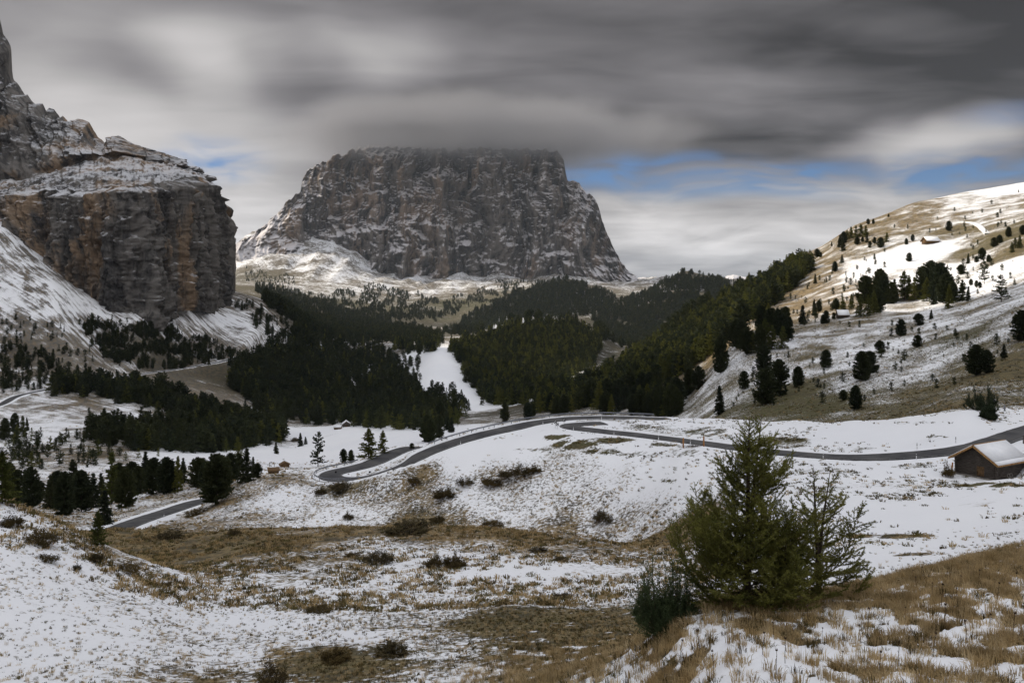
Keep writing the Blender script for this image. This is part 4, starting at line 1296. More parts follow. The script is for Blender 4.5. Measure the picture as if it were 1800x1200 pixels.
# the trees one can single out: column, row of the foot, height in the photo, kind, label
G_LOWER = 'conifers along the lower road'
ONE = [
 (4, 884, 92, 'larch', 'dull green larch cut by the left edge above the snowy knoll', G_LOWER, 1.1),
 (30, 886, 62, 'pine', 'dark stone pine next to the larch at the left edge', G_LOWER, 1.0),
 (55, 892, 74, 'pine', 'tall dark stone pine just above the crest of the snowy knoll', G_LOWER, .85),
 (88, 894, 60, 'spruce', 'narrow dark conifer at the gap left of the big pine clump', G_LOWER, 1.0),
 (113, 905, 78, 'pine', 'broad dark stone pine at the left end of the clump below the meadow', G_LOWER, .95),
 (143, 899, 74, 'pine', 'dark stone pine in the middle of the clump above the knoll', G_LOWER, 1.0),
 (164, 892, 62, 'spruce', 'dark conifer squeezed between pine and tall larch', G_LOWER, 1.1),
 (196, 886, 94, 'larch', 'tallest larch rising above the pine clump left of the lower road', G_LOWER, .8),
 (221, 892, 70, 'pine', 'dark stone pine on the bank just above the lower road', G_LOWER, .95),
 (243, 868, 50, 'pine', 'stone pine right of the tall larch with round top', G_LOWER, 1.05),
 (270, 869, 66, 'pine', 'left of the three tall pines standing before the white meadow', G_LOWER, 1.0),
 (293, 868, 66, 'pine', 'middle of the three tall pines standing before the white meadow', G_LOWER, .95),
 (313, 864, 64, 'larch', 'right of the three tall conifers before the white meadow', G_LOWER, .75),
 (347, 858, 56, 'pine', 'stone pine at the left of the clump over the road bend', G_LOWER, .95),
 (363, 861, 52, 'pine', 'dark pine behind the broad one beside the lower road', G_LOWER, 1.0),
 (381, 886, 90, 'pine', 'broad dark stone pine hiding the end of the lower road', G_LOWER, 1.0),
 (405, 847, 52, 'pine', 'stone pine right behind the broad one by the lower road', G_LOWER, 1.0),
 (434, 847, 60, 'spruce', 'pointed spruce near the two brown hay huts', G_LOWER, 1.1),
 (452, 840, 27, 'pine', 'small round pine left of the brown hay huts', G_LOWER, 1.1),
 (418, 802, 36, 'larch', 'airy larch alone on the white meadow edge', G_LOWER, 1.0),
 (184, 922, 62, 'spruce', 'green spruce in front of the lower road', G_LOWER, 1.15),
 (172, 960, 64, 'larch', 'small bright larch on the crest of the snowy knoll', G_LOWER, 1.0),
 (559, 820, 64, 'openpine', 'open-branched pine standing alone left of the hairpin bend', 'conifers around the hairpin bend', 1.0),
 (604, 813, 25, 'pine', 'left one of two small round pines behind the hairpin bend', 'conifers around the hairpin bend', 1.1),
 (617, 813, 23, 'pine', 'right one of two small round pines behind the hairpin bend', 'conifers around the hairpin bend', 1.1),
 (648, 805, 54, 'larch', 'bushy larch, left of the pair behind the hairpin bend', 'conifers around the hairpin bend', 1.15),
 (673, 797, 42, 'larch', 'slender larch, right of the pair behind the hairpin bend', 'conifers around the hairpin bend', 1.0),
 (724, 789, 11, 'pine', 'tiny round pine on the bank between the two road arms', 'conifers around the hairpin bend', 1.4),
 (485, 797, 21, 'spruce', 'small dark spruce alone on the valley meadow', 'small trees dotted on the valley meadow', 1.2),
 (528, 784, 24, 'spruce', 'pointed spruce in the bushy strip crossing the valley meadow', 'small trees dotted on the valley meadow', 1.3),
 (537, 781, 14, 'spruce', 'little spruce at the end of the bushy strip on the meadow', 'small trees dotted on the valley meadow', 1.3),
 (1267, 656, 68, 'pine', 'big stone pine at the left end of the shaded slope', 'pines on the shaded right slope', .95),
 (1211, 693, 52, 'pine', 'left of the two round pines low on the shaded slope', 'pines on the shaded right slope', 1.05),
 (1228, 684, 42, 'pine', 'right of the two round pines low on the shaded slope', 'pines on the shaded right slope', 1.05),
 (1265, 728, 52, 'spruce', 'dark spruce at the foot of the slope behind the meadow rim', 'pines on the shaded right slope', 1.25),
 (1308, 684, 33, 'pine', 'small pine by itself right of the pine pair', 'pines on the shaded right slope', 1.1),
 (1343, 654, 48, 'pine', 'round pine above the tight dark clump', 'pines on the shaded right slope', 1.1),
 (1345, 710, 64, 'pine', 'lower left pine of the tight dark clump on the slope', 'pines on the shaded right slope', 1.05),
 (1369, 695, 65, 'pine', 'upper right pine of the tight dark clump on the slope', 'pines on the shaded right slope', 1.0),
 (1403, 678, 35, 'pine', 'leaning bushy pine right of the dark clump', 'pines on the shaded right slope', 1.4),
 (1452, 646, 32, 'pine', 'egg-shaped pine alone in the middle of the shaded slope', 'pines on the shaded right slope', 1.25),
 (1515, 668, 52, 'pine', 'wide dark pine in the centre right of the shaded slope', 'pines on the shaded right slope', 1.1),
 (1530, 656, 40, 'pine', 'smaller pine against the wide dark one on the slope', 'pines on the shaded right slope', 1.2),
 (1547, 621, 23, 'pine', 'small round pine above the wide dark one', 'pines on the shaded right slope', 1.3),
 (1504, 719, 43, 'pine', 'dark pine at the foot of the slope above the snowfield', 'pines on the shaded right slope', 1.2),
 (1482, 704, 19, 'pine', 'low bushy pine at the foot of the slope', 'pines on the shaded right slope', 1.6),
 (1584, 590, 30, 'pine', 'round pine just below the shoulder of the slope', 'pines on the shaded right slope', 1.3),
 (1613, 610, 22, 'pine', 'bushy pine lower right of the shoulder', 'pines on the shaded right slope', 1.5),
 (1615, 572, 22, 'pine', 'pine half hidden under the grove on the shoulder', 'pines on the shaded right slope', 1.4),
 (1637, 561, 17, 'spruce', 'tiny spruce under the grove on the shoulder', 'pines on the shaded right slope', 1.2),
 (1716, 660, 56, 'pine', 'big round pine on the brown slope at the right', 'pines on the shaded right slope', 1.1),
 (1734, 656, 42, 'pine', 'second pine pressed against the big one at the right', 'pines on the shaded right slope', 1.2),
 (1765, 629, 24, 'spruce', 'small spruce uphill of the big round pine', 'pines on the shaded right slope', 1.4),
 (1796, 598, 54, 'pine', 'dark pine cut by the right edge', 'pines on the shaded right slope', 1.2),
 (1760, 531, 50, 'openpine', 'leaning scraggy pine on the crest of the right slope', 'pines on the right crest', 1.0),
 (1730, 500, 42, 'openpine', 'thin open larch left of the leaning scraggy pine', 'pines on the right crest', .9),
 (1480, 462, 15, 'spruce', 'small tree casting a shadow on the sunlit snowfield', 'small trees on the sunlit slope', 1.3),
 (1598, 460, 16, 'pine', 'small tree on the snowfield above the grove', 'small trees on the sunlit slope', 1.3),
 (1690, 483, 18, 'pine', 'small tree with a shadow right of the grove', 'small trees on the sunlit slope', 1.4),
 (1468, 477, 16, 'pine', 'round tree on the golden slope left of the snowfield', 'small trees on the sunlit slope', 1.2),
 (1668, 406, 18, 'pine', 'round tree standing above the brown hut', 'small trees on the sunlit slope', 1.2),
 (1643, 425, 6, 'pine', 'tiny bush in front of the brown hut', 'small trees on the sunlit slope', 1.4),
]
LOWBAND = [(16, 868, 58, 'pine'), (44, 874, 52, 'spruce'), (70, 880, 36, 'pine'), (100, 888, 62, 'pine'), (128, 888, 84, 'spruce'), (154, 884, 44, 'spruce'), (178, 880, 50, 'spruce'), (208, 876, 64, 'pine'),
           (232, 862, 52, 'pine'), (256, 858, 66, 'spruce'), (282, 856, 40, 'spruce'), (303, 854, 42, 'spruce'), (322, 850, 46, 'spruce'), (355, 850, 46, 'pine'), (372, 846, 50, 'spruce'), (393, 856, 56, 'pine'), (420, 838, 42, 'pine'), (445, 836, 34, 'spruce')]
for i, (px, py, h, kind) in enumerate(LOWBAND):
    tree(px, py, h, kind, stem(kind) + ' in the back row of the band above the lower road', G_LOWER, 1.05)
for a in ONE:
    px, py, h, kind, lab, grp = a[:6]
    tree(px, py, h, kind, lab, grp, a[6] if len(a) > 6 else 1.0)
# grove on the shoulder
for i, (x, y0, y1, k) in enumerate([(1080, 600, 470, 'pine'), (1105, 600, 478, 'larch'), (1150, 595, 440, 'pine'), (1122, 645, 540, 'larch'), (1165, 600, 470, 'pine'), (1200, 600, 500, 'pine'), (1215, 590, 488, 'spruce'),
                                  (1258, 585, 450, 'larch'), (1280, 580, 470, 'larch'), (1305, 585, 478, 'larch'), (1342, 575, 428, 'pine'), (1382, 570, 404, 'pine'), (1420, 590, 412, 'pine'), (1450, 600, 462, 'pine'),
                                  (1360, 590, 480, 'larch'), (1392, 605, 512, 'spruce'), (1462, 622, 515, 'larch'), (1440, 585, 440, 'pine'), (1480, 600, 500, 'pine'), (1520, 590, 490, 'spruce'), (1548, 588, 520, 'spruce'),
                                  (980, 632, 565, 'larch'), (1020, 625, 555, 'larch'), (950, 630, 575, 'pine'), (905, 690, 630, 'pine'), (940, 672, 640, 'pine'), (800, 692, 603, 'spruce'), (852, 655, 580, 'spruce'), (872, 640, 585, 'pine'), (890, 692, 650, 'pine'),
                                  (1060, 660, 560, 'larch'), (1095, 655, 560, 'larch'), (1140, 640, 530, 'pine')]):
    tree(1100 + x / 2.571, 300 + y0 / 2.571, (y0 - y1) / 2.571, k, stem(k) + ' in the sun-touched grove on the shoulder of the right slope', 'grove on the shoulder', 1.0)
# skyline of the sunlit slope
for (x, y0, y1, k) in [(1095, 245, 218, 'pine'), (1119, 243, 220, 'pine'), (1085, 300, 245, 'larch'), (1062, 298, 240, 'larch'), (1040, 305, 248, 'larch'), (1018, 310, 255, 'larch'), (1000, 315, 268, 'larch'), (985, 330, 275, 'pine'),
                       (968, 345, 287, 'spruce'), (982, 365, 310, 'spruce'), (1046, 338, 303, 'pine'), (1070, 322, 298, 'pine'), (1090, 325, 285, 'spruce'), (1103, 350, 318, 'pine'), (1124, 330, 300, 'pine'), (1152, 348, 300, 'pine'),
                       (1180, 325, 280, 'larch'), (1268, 335, 305, 'pine'), (1297, 318, 287, 'pine'), (840, 402, 370, 'pine'), (865, 392, 352, 'pine'), (880, 390, 365, 'pine'), (945, 452, 410, 'pine'), (722, 455, 424, 'pine'), (800, 490, 432, 'larch'), (775, 500, 450, 'larch'),
                       (690, 478, 448, 'pine'), (660, 485, 458, 'pine'), (635, 492, 458, 'pine'), (930, 345, 322, 'spruce'), (1188, 210, 195, 'pine'), (940, 335, 330, 'pine'), (1775, 98, 85, 'spruce'), (856, 510, 465, 'spruce'),
                       (1515, 470, 424, 'pine'), (1548, 420, 372, 'spruce'), (1585, 415, 385, 'pine'), (1640, 415, 380, 'pine'), (1610, 400, 345, 'pine'), (1665, 345, 300, 'pine'), (1690, 330, 290, 'pine'), (1730, 300, 252, 'pine'), (1760, 350, 300, 'larch'), (1795, 290, 245, 'pine'), (1745, 370, 320, 'larch'), (1780, 350, 290, 'larch'),
                       (1560, 520, 490, 'pine'), (1585, 525, 495, 'pine'), (1600, 530, 500, 'pine')]:
    tree(1100 + x / 2.571, 300 + y0 / 2.571, (y0 - y1) / 2.571, k, stem(k) + ' among those scattered along the sunlit crest', 'trees scattered along the sunlit crest', 1.15)


# ------------------------------------------------------------------ woods
def in_poly(px, py, poly):
    c = False
    n = len(poly)
    for i in range(n):
        a, b = poly[i], poly[(i + 1) % n]
        if (a[1] > py) != (b[1] > py) and px < (b[0] - a[0]) * (py - a[1]) / (b[1] - a[1]) + a[0]:
            c = not c
    return c


def scatter(poly, n, clump=0.0, seed=0, dmin=0.0):
    r = random.Random(seed)
    xs, ys = [p[0] for p in poly], [p[1] for p in poly]
    out, tries = [], 0
    while len(out) < n and tries < n * 40:
        tries += 1
        x, y = r.uniform(min(xs), max(xs)), r.uniform(min(ys), max(ys))
        jx = 14 * float(perlin(np.array(x / 17.0), np.array(y / 9.0), seed + 50))
        jy = 12 * float(perlin(np.array(x / 13.0), np.array(y / 9.0), seed + 51))
        if not in_poly(x + jx, y + jy, poly):
            continue
        if clump and float(fbm(np.array(x / 24.0), np.array(y / 14.0), 2, 0.5, seed)) < clump - 0.35 + r.uniform(-0.15, 0.15):
            continue
        if dmin and ground(x, y).y < dmin:
            continue
        out.append((x, y))
    return out


# front rows of the right-hand wood and others that show large: individuals
sel = []
for (poly, n, hm, kinds, lab, grp, sd) in [
    ([(930, 722), (985, 716), (1000, 728), (985, 738), (900, 745), (870, 744)], 12, (10, 15), ('pine', 'pine', 'spruce'), 'conifer at the left end of the wood behind the road crest', 'wood behind the road crest', 1),
    ([(1050, 726), (1185, 716), (1195, 736), (1060, 736)], 34, (11, 17), ('pine', 'spruce', 'pine', 'larch'), 'tall conifer in the front row behind the road crest', 'wood behind the road crest', 2),
    ([(1000, 700), (1100, 670), (1170, 680), (1140, 715), (1030, 722)], 34, (14, 20), ('pine', 'larch', 'pine', 'spruce'), 'conifer in the middle of the wood behind the road crest', 'wood behind the road crest', 3),
    ([(1090, 640), (1180, 610), (1250, 615), (1200, 660), (1130, 680)], 34, (14, 20), ('pine', 'larch', 'pine'), 'conifer in the upper part of the wood left of the shaded slope', 'wood behind the road crest', 4),
    ([(738, 768), (790, 752), (800, 762), (780, 772), (745, 778)], 9, (8, 13), ('pine', 'spruce'), 'conifer in the small stand beside the upper road', 'stand beside the upper road', 5),
    ([(1280, 575), (1340, 555), (1400, 590), (1370, 620), (1300, 640)], 20, (10, 15), ('pine', 'pine', 'larch'), 'pine in the belt between the golden slope and the shade', 'belt of pines at the edge of the shade', 6),
    ([(5, 760), (60, 755), (70, 775), (5, 790)], 6, (8, 13), ('pine', 'spruce', 'larch'), 'conifer in the small group on the valley floor at the far left', 'trees on the valley floor', 7),
]:
    for i, (x, y) in enumerate(scatter(poly, n, 0, sd, 380.0 if sd < 5 else 0.0)):
        p = ground(x, y)
        k = kinds[i % len(kinds)]
        h = random.uniform(*hm) * F / p.y
        tree(x, y, h, k, lab.replace('conifer', stem(k)).replace('pine in the belt', stem(k) + ' in the belt'), grp, 1.0)

WOODS = []   # (x, y, kind index, height)


def wood(poly, n, hm, kinds, seed, clump=0.0):
    for (x, y) in scatter(poly, n, clump, seed, 150.0):
        p = ground(x, y)
        WOODS.append((p.x, p.y, p.z, random.choice(kinds), random.uniform(*hm) * random.uniform(0.8, 1.1)))


PN, SP, LA = (0, 1, 2, 3), (4, 5, 6), (7, 8, 9)
# middle-left dark wood
wood([(520, 575), (560, 590), (640, 600), (690, 625), (705, 660), (745, 705), (800, 735), (770, 752), (690, 748), (600, 746), (530, 744), (480, 735), (420, 700), (400, 672), (430, 645), (510, 612)], 2500, (9, 22), PN + SP + (9,), 21, 0.13)
wood([(738, 688), (800, 692), (832, 722), (760, 726)], 45, (9, 16), SP + PN, 42)
wood([(690, 625), (740, 640), (730, 690), (700, 680)], 60, (9, 16), SP + PN, 43)
wood([(560, 735), (800, 725), (830, 735), (740, 756), (600, 748)], 170, (12, 17), PN + LA + LA, 22)
wood([(690, 588), (780, 598), (775, 612), (730, 625), (690, 615)], 260, (12, 18), PN + SP + LA, 23)
# hump
wood([(790, 612), (830, 598), (880, 580), (960, 566), (1010, 565), (1060, 600), (1045, 640), (985, 690), (900, 716), (850, 708), (825, 670), (812, 640)], 3000, (13, 20), PN + LA + LA + SP, 24)
# right wood up to the skyline
wood([(1290, 522), (1200, 580), (1110, 636), (1010, 690), (930, 722), (1000, 726), (1120, 700), (1200, 655), (1270, 612), (1300, 575), (1345, 545), (1400, 500), (1430, 470), (1400, 468), (1340, 500)], 2300, (14, 20), PN + LA + LA, 25)
# slope woods on the left
wood([(80, 690), (180, 672), (300, 690), (400, 735), (480, 748), (505, 765), (480, 782), (400, 786), (330, 770), (400, 752), (330, 735), (230, 708), (120, 692)], 900, (8, 17), PN + SP + (7,), 26, 0.16)
wood([(150, 760), (230, 752), (330, 752), (480, 755), (500, 775), (420, 792), (330, 796), (240, 792), (170, 780)], 620, (7, 16), PN + SP + SP + (8,), 27, 0.18)
wood([(140, 560), (220, 568), (330, 585), (415, 622), (390, 636), (300, 650), (210, 645), (160, 605)], 900, (5, 9), PN + SP, 28, 0.35)
wood([(0, 600), (60, 615), (140, 650), (120, 678), (40, 690), (0, 700)], 170, (6, 10), PN + SP, 29, 0.3)
wood([(420, 530), (480, 555), (530, 590), (540, 612), (470, 600), (440, 560), (410, 540)], 190, (6, 11), PN + SP, 30, 0.3)
wood([(0, 560), (150, 560), (300, 600), (300, 640), (0, 640)], 90, (4, 7), PN + SP, 31)
wood([(0, 770), (160, 765), (200, 800), (330, 800), (0, 835)], 90, (4, 8), PN + SP + LA, 32)
wood([(400, 640), (500, 615), (560, 640), (560, 720), (460, 690)], 420, (11, 17), PN + SP, 33)
# far woods
wood([(440, 500), (520, 508), (570, 530), (660, 560), (780, 590), (760, 602), (640, 598), (540, 585), (480, 545)], 2600, (15, 24), PN + SP, 34)
wood([(775, 590), (840, 548), (900, 515), (985, 488), (1060, 512), (1095, 530), (1040, 552), (900, 570), (820, 590)], 2800, (16, 26), PN + SP, 35)
wood([(1040, 552), (1130, 514), (1200, 480), (1290, 495), (1260, 540), (1180, 590), (1100, 615), (1050, 590)], 3200, (16, 26), PN + SP, 36, 0.10)
wood([(560, 520), (660, 500), (780, 530), (880, 500), (860, 490), (940, 492), (820, 548), (700, 572), (600, 545)], 2400, (12, 20), PN + SP, 37, 0.27)
wood([(430, 470), (520, 490), (520, 505), (440, 498)], 140, (12, 18), PN + SP, 38)
# small scattered pines on open slopes
wood([(1290, 570), (1480, 470), (1560, 440), (1540, 520), (1450, 560), (1350, 590)], 90, (2.0, 5.5), PN, 39)
wood([(1300, 660), (1480, 560), (1640, 570), (1780, 600), (1700, 690), (1450, 715), (1280, 720)], 80, (1.2, 4), PN, 40)
wood([(1560, 400), (1790, 345), (1790, 520), (1620, 520), (1700, 430)], 60, (2, 5), PN, 41)
# few trees on the cliff bench
for q in range(0):
    pass


def instancer(name, pts, protos, label, cat, kind='stuff', mat=None):
    """one scattered mass: points carrying index, size and turn; shapes picked per point"""
    P = np.array([p[:3] for p in pts], np.float32)
    me = bpy.data.meshes.new(name)
    me.vertices.add(len(P))
    me.vertices.foreach_set('co', P.ravel())
    a = me.attributes.new('pick', 'INT', 'POINT')
    a.data.foreach_set('value', np.array([p[3] for p in pts], np.int32))
    a = me.attributes.new('size', 'FLOAT_VECTOR', 'POINT')
    a.data.foreach_set('vector', np.array([p[4] for p in pts], np.float32).ravel())
    a = me.attributes.new('turn', 'FLOAT_VECTOR', 'POINT')
    a.data.foreach_set('vector', np.array([(p[5] if len(p) > 5 else (0, 0, random.uniform(0, 6.28))) for p in pts], np.float32).ravel())
    o = obj(name, me)
    ng = bpy.data.node_groups.new(name + '_nodes', 'GeometryNodeTree')
    ng.interface.new_socket('Geometry', in_out='INPUT', socket_type='NodeSocketGeometry')
    ng.interface.new_socket('Geometry', in_out='OUTPUT', socket_type='NodeSocketGeometry')
    N = ng.nodes
    gi, go = N.new('NodeGroupInput'), N.new('NodeGroupOutput')
    inst = N.new('GeometryNodeInstanceOnPoints')
    join = N.new('GeometryNodeJoinGeometry')
    infos = []
    for pm in protos:
        po = bpy.data.objects.new(name + '_shape', pm)
        oi = N.new('GeometryNodeObjectInfo')
        oi.inputs['Object'].default_value = po
        oi.inputs['As Instance'].default_value = True
        infos.append(oi)
    for oi in reversed(infos):
        ng.links.new(oi.outputs['Geometry'], join.inputs[0])

    def named(nm, typ):
        n = N.new('GeometryNodeInputNamedAttribute')
        n.data_type = typ
        n.inputs['Name'].default_value = nm
        return n.outputs['Attribute']
    ng.links.new(gi.outputs[0], inst.inputs['Points'])
    ng.links.new(join.outputs[0], inst.inputs['Instance'])
    inst.inputs['Pick Instance'].default_value = True
    ng.links.new(named('pick', 'INT'), inst.inputs['Instance Index'])
    er = N.new('FunctionNodeEulerToRotation')
    ng.links.new(named('turn', 'FLOAT_VECTOR'), er.inputs[0])
    ng.links.new(er.outputs[0], inst.inputs['Rotation'])
    ng.links.new(named('size', 'FLOAT_VECTOR'), inst.inputs['Scale'])
    ng.links.new(inst.outputs[0], go.inputs[0])
    md = o.modifiers.new('scatter', 'NODES')
    md.node_group = ng
    tag(o, label, cat, kind=kind)
    return o


LOWLIST = [LOWP['pine', i] for i in range(4)] + [LOWP['spruce', i] for i in range(3)] + [LOWP['larch', i] for i in range(3)]
instancer('forest', [(x, y, z - 0.03 * h, k, (h * random.uniform(0.85, 1.25),) * 2 + (h,)) for x, y, z, k, h in WOODS], LOWLIST,
          'dense dark conifer forest filling the valley and climbing the slopes', 'forest')


# ------------------------------------------------------------------ near trees with twigs and needles
def needle_tris(P, D, length, width, per, spread, rng):
    """needle triangles in tufts around points P growing along D"""
    n = len(P)
    P = np.repeat(P, per, 0)
    D = np.repeat(D, per, 0)
    d = unit(D * 0.55 + rng.normal(0, spread, P.shape))
    L = length * rng.uniform(0.6, 1.2, len(P))
    s = unit(np.cross(d, rng.normal(0, 1, P.shape))) * width
    V = np.stack([P - s, P + s, P + d * L[:, None]], 1).reshape(-1, 3)
    return V


def larch_tree(name, base, height, leaders, nbr, spread, density, label, low_reach, seed, yellow=None, skew=0.0, bare=0.0):
    r = np.random.default_rng(seed)
    rr = random.Random(seed)
    root = empty(name, base, 0)
    wood, need_p, need_d = MB(), [], []
    trunk = MB()
    fork = height * 0.45
    stems = []
    for i, (lx, ly, lh) in enumerate(leaders):
        start = Vector((0, 0, -0.15)) if i == 0 else Vector((leaders[0][0] * 0.3, leaders[0][1] * 0.3, fork * 0.6))
        pts = []
        for q in range(9):
            f = q / 8
            p = start.lerp(Vector((lx, ly, lh)), f)
            p += Vector((math.sin(f * 7 + i) * 0.03, math.cos(f * 5 + i) * 0.03, 0)) * (1 - f)
            pts.append(p)
        rad = [0.022 * height * (1 - f / 8) ** 0.9 * (1.0 if i == 0 else 0.6) + 0.006 for f in range(9)]
        trunk.tube(pts, rad, 7)
        stems.append(pts)

    def add_twig(p, d, L, depth, up):
        n = max(3, int(L / 0.10))
        pts, dirs = [p], []
        cur = d.normalized()
        for k in range(n):
            f = k / n
            cur = (cur + Vector((rr.gauss(0, 0.10), rr.gauss(0, 0.10), rr.gauss(0, 0.07) + up * (0.05 + 0.10 * f)))).normalized()
            pts.append(pts[-1] + cur * (L / n))
            dirs.append(cur.copy())
        r0 = 0.003 + 0.007 * L * (1 if depth == 0 else 0.5)
        wood.tube(pts, [r0 * (1 - 0.85 * k / n) + 0.002 for k in range(n + 1)], 3, cap=False)
        for k in range(1, n + 1):
            f = k / n
            if depth == 0 and f < 0.12:
                continue
            m = max(1, int(density * (L / n) / 0.03))
            for _ in range(m):
                if rr.random() < bare * (0.5 if f < .6 else 1.2):
                    continue
                w = rr.random()
                need_p.append(pts[k - 1].lerp(pts[k], w))
                need_d.append(dirs[k - 1])
        if depth < 2 and L > 0.22:
            step = 0.13 if depth == 0 else 0.12
            c = int(L / step)
            for k in range(1, c + 1):
                f = (k + rr.uniform(-0.3, 0.3)) / (c + 1)
                if f < 0.12:
                    continue
                i0 = min(int(f * n), n - 1)
                bp = pts[i0]
                side = dirs[i0].cross(Vector((0, 0, 1)))
                side = side.normalized() * (1 if k % 2 else -1)
                dd = (dirs[i0] * 0.8 + side * rr.uniform(0.4, 1.0) + Vector((0, 0, rr.uniform(-0.35, 0.25)))).normalized()
                add_twig(bp, dd, L * (0.46 - 0.22 * f) * rr.uniform(0.6, 1.15), depth + 1, up * 0.6)

    for b in range(nbr):
        f = (b + rr.random()) / nbr
        f = f ** 0.9
        si = 0 if (len(stems) == 1 or f < 0.35 or rr.random() < 0.55) else rr.randrange(len(stems))
        pts = stems[si]
        q = f * 8 * 0.985
        i0 = int(q)
        p = pts[i0].lerp(pts[min(i0 + 1, 8)], q - i0)
        az = b * 2.399 + rr.uniform(-0.5, 0.5)
        R = spread * ((1 - f) ** 0.78 * 0.98 + 0.045) * rr.uniform(0.62, 1.15)
        if f < 0.22:
            R *= low_reach
        rise = -0.12 + 0.85 * f + rr.uniform(-0.1, 0.15)
        d = Vector((math.cos(az) + skew * (1 - f), math.sin(az), rise))
        add_twig(p, d, R, 0, 1.0)
    trunk.build('trunk', M_BARK, root)
    wood.build('branches', M_BARK, root)
    P = np.array([tuple(v) for v in need_p])
    D = np.array([tuple(v) for v in need_d])
    V = needle_tris(P, D, 0.064, 0.0092, 5, 0.6, r)
    me = new_mesh('needles', V, tris=np.arange(len(V)).reshape(-1, 3))
    obj('needles', me, M_HERO if yellow is None else yellow, root)
    tag(root, label, 'tree')
    return root, len(V) // 3


M_HERO = mat_foliage('young_larch_needles', (0.105, 0.115, 0.028), (0.290, 0.285, 0.072), 0.0, 0.0, 0.4)
M_HERO2 = mat_foliage('yellowing_larch_needles', (0.125, 0.130, 0.032), (0.300, 0.285, 0.080), 0.0, 0.0, 0.4)
near_trees = []
hb = ground(1312, 1062)
HT = 336 / F * hb.y
s_ = hb.y / F
near_trees.append(larch_tree('larch_tree', hb, HT, [(0.1, 0, HT * 0.985), (0.55, 0.1, HT * 0.99)], 150, HT * 0.425, 1.15,
                             'dense dark-green young larch with two leaders, biggest tree in front', 1.25, 5))
hb2 = ground(1440, 1050)
H2 = 232 / F * hb2.y
near_trees.append(larch_tree('larch_tree', hb2, H2, [(-0.2, 0, H2 * 0.99), (0.35, -0.1, H2 * 0.97)], 50, H2 * 0.46, 1.5,
                             'thin sparse yellow-green larch beside the big one, branches reaching right', 1.5, 9, M_HERO2, 0.25, 0.12))
hb3 = ground(1368, 1052)
H3 = 140 / F * hb3.y
near_trees.append(larch_tree('larch_tree', (hb3.x, hb3.y - 0.6, hb3.z), H3, [(0.1, 0, H3)], 42, H3 * 0.55, 1.0,
                             'low bushy yellow-green larch between the two taller ones', 1.35, 13, M_HERO2, -0.1, 0.1))


def dwarf_pine(base, w, h, label, nshoot, seed, mat, name='dwarf_pine'):
    rr = random.Random(seed)
    r = np.random.default_rng(seed)
    root = empty(name, base)
    wood, P, D = MB(), [], []
    for i in range(nshoot):
        az = rr.uniform(0, 6.283)
        rad = w / 2 * math.sqrt(rr.random())
        top = Vector((math.cos(az) * rad, math.sin(az) * rad * 0.9, h * math.sqrt(max(0.06, 1 - (rad / (w / 2)) ** 2 * 0.95)) * rr.uniform(0.35, 1.05) * (0.8 + 0.28 * math.sin(az * 2.0 + 1.1))))
        st = Vector((top.x * 0.25, top.y * 0.25, -0.05))
        ctrl = Vector((top.x * 1.05, top.y * 1.05, top.z * 0.30))
        pts = []
        n = 9
        for k in range(n + 1):
            f = k / n
            pts.append(st * (1 - f) ** 2 + ctrl * 2 * f * (1 - f) + top * f * f)
        wood.tube(pts, [0.016 * (1 - 0.7 * k / n) for k in range(n + 1)], 4, cap=False)
        for k in range(2, n + 1):
            d = (pts[k] - pts[k - 1]).normalized()
            for _ in range(4):
                P.append(pts[k - 1].lerp(pts[k], rr.random()))
                D.append(d)
            if k > 3:
                for _ in range(2):
                    sd = (d + Vector((rr.gauss(0, .7), rr.gauss(0, .7), rr.uniform(0, .6)))).normalized()
                    L = 0.16 * h * rr.uniform(0.5, 1.3)
                    for q in range(5):
                        P.append(pts[k] + sd * (L * q / 4))
                        D.append((sd + d * 0.5).normalized())
    wood.build('branches', M_BARK, root)
    V = needle_tris(np.array([tuple(p) for p in P]), np.array([tuple(p) for p in D]), 0.085, 0.0075, 6, 0.42, r)
    obj('needles', new_mesh('needles', V, tris=np.arange(len(V)).reshape(-1, 3)), mat, root)
    tag(root, label, 'shrub')
    return root


db = ground(1168, 1108)
dwarf_pine(db, 112 / F * db.y, 122 / F * db.y, 'blue-green dwarf pine bush at the foot of the big larch', 150, 3, M_DWARF)

M_DARKPINE = mat_foliage('dark_dwarf_pine_needles', (0.016, 0.026, 0.014), (0.045, 0.062, 0.030), 0.2)
for (bx, by, bw, bh, lab, sd) in ((1726, 722, 62, 46, 'dark dwarf pine bush left of the snow cannon', 21), (1738, 736, 26, 28, 'small dark dwarf pine bush in front of the snow cannon', 22)):
    q = ground(bx, by)
    bo = dwarf_pine(q, bw / F * q.y * 0.28, bh / F * q.y * 0.28, lab, 40, sd, M_DARKPINE)
    bo.scale = (3.6, 3.6, 3.6)


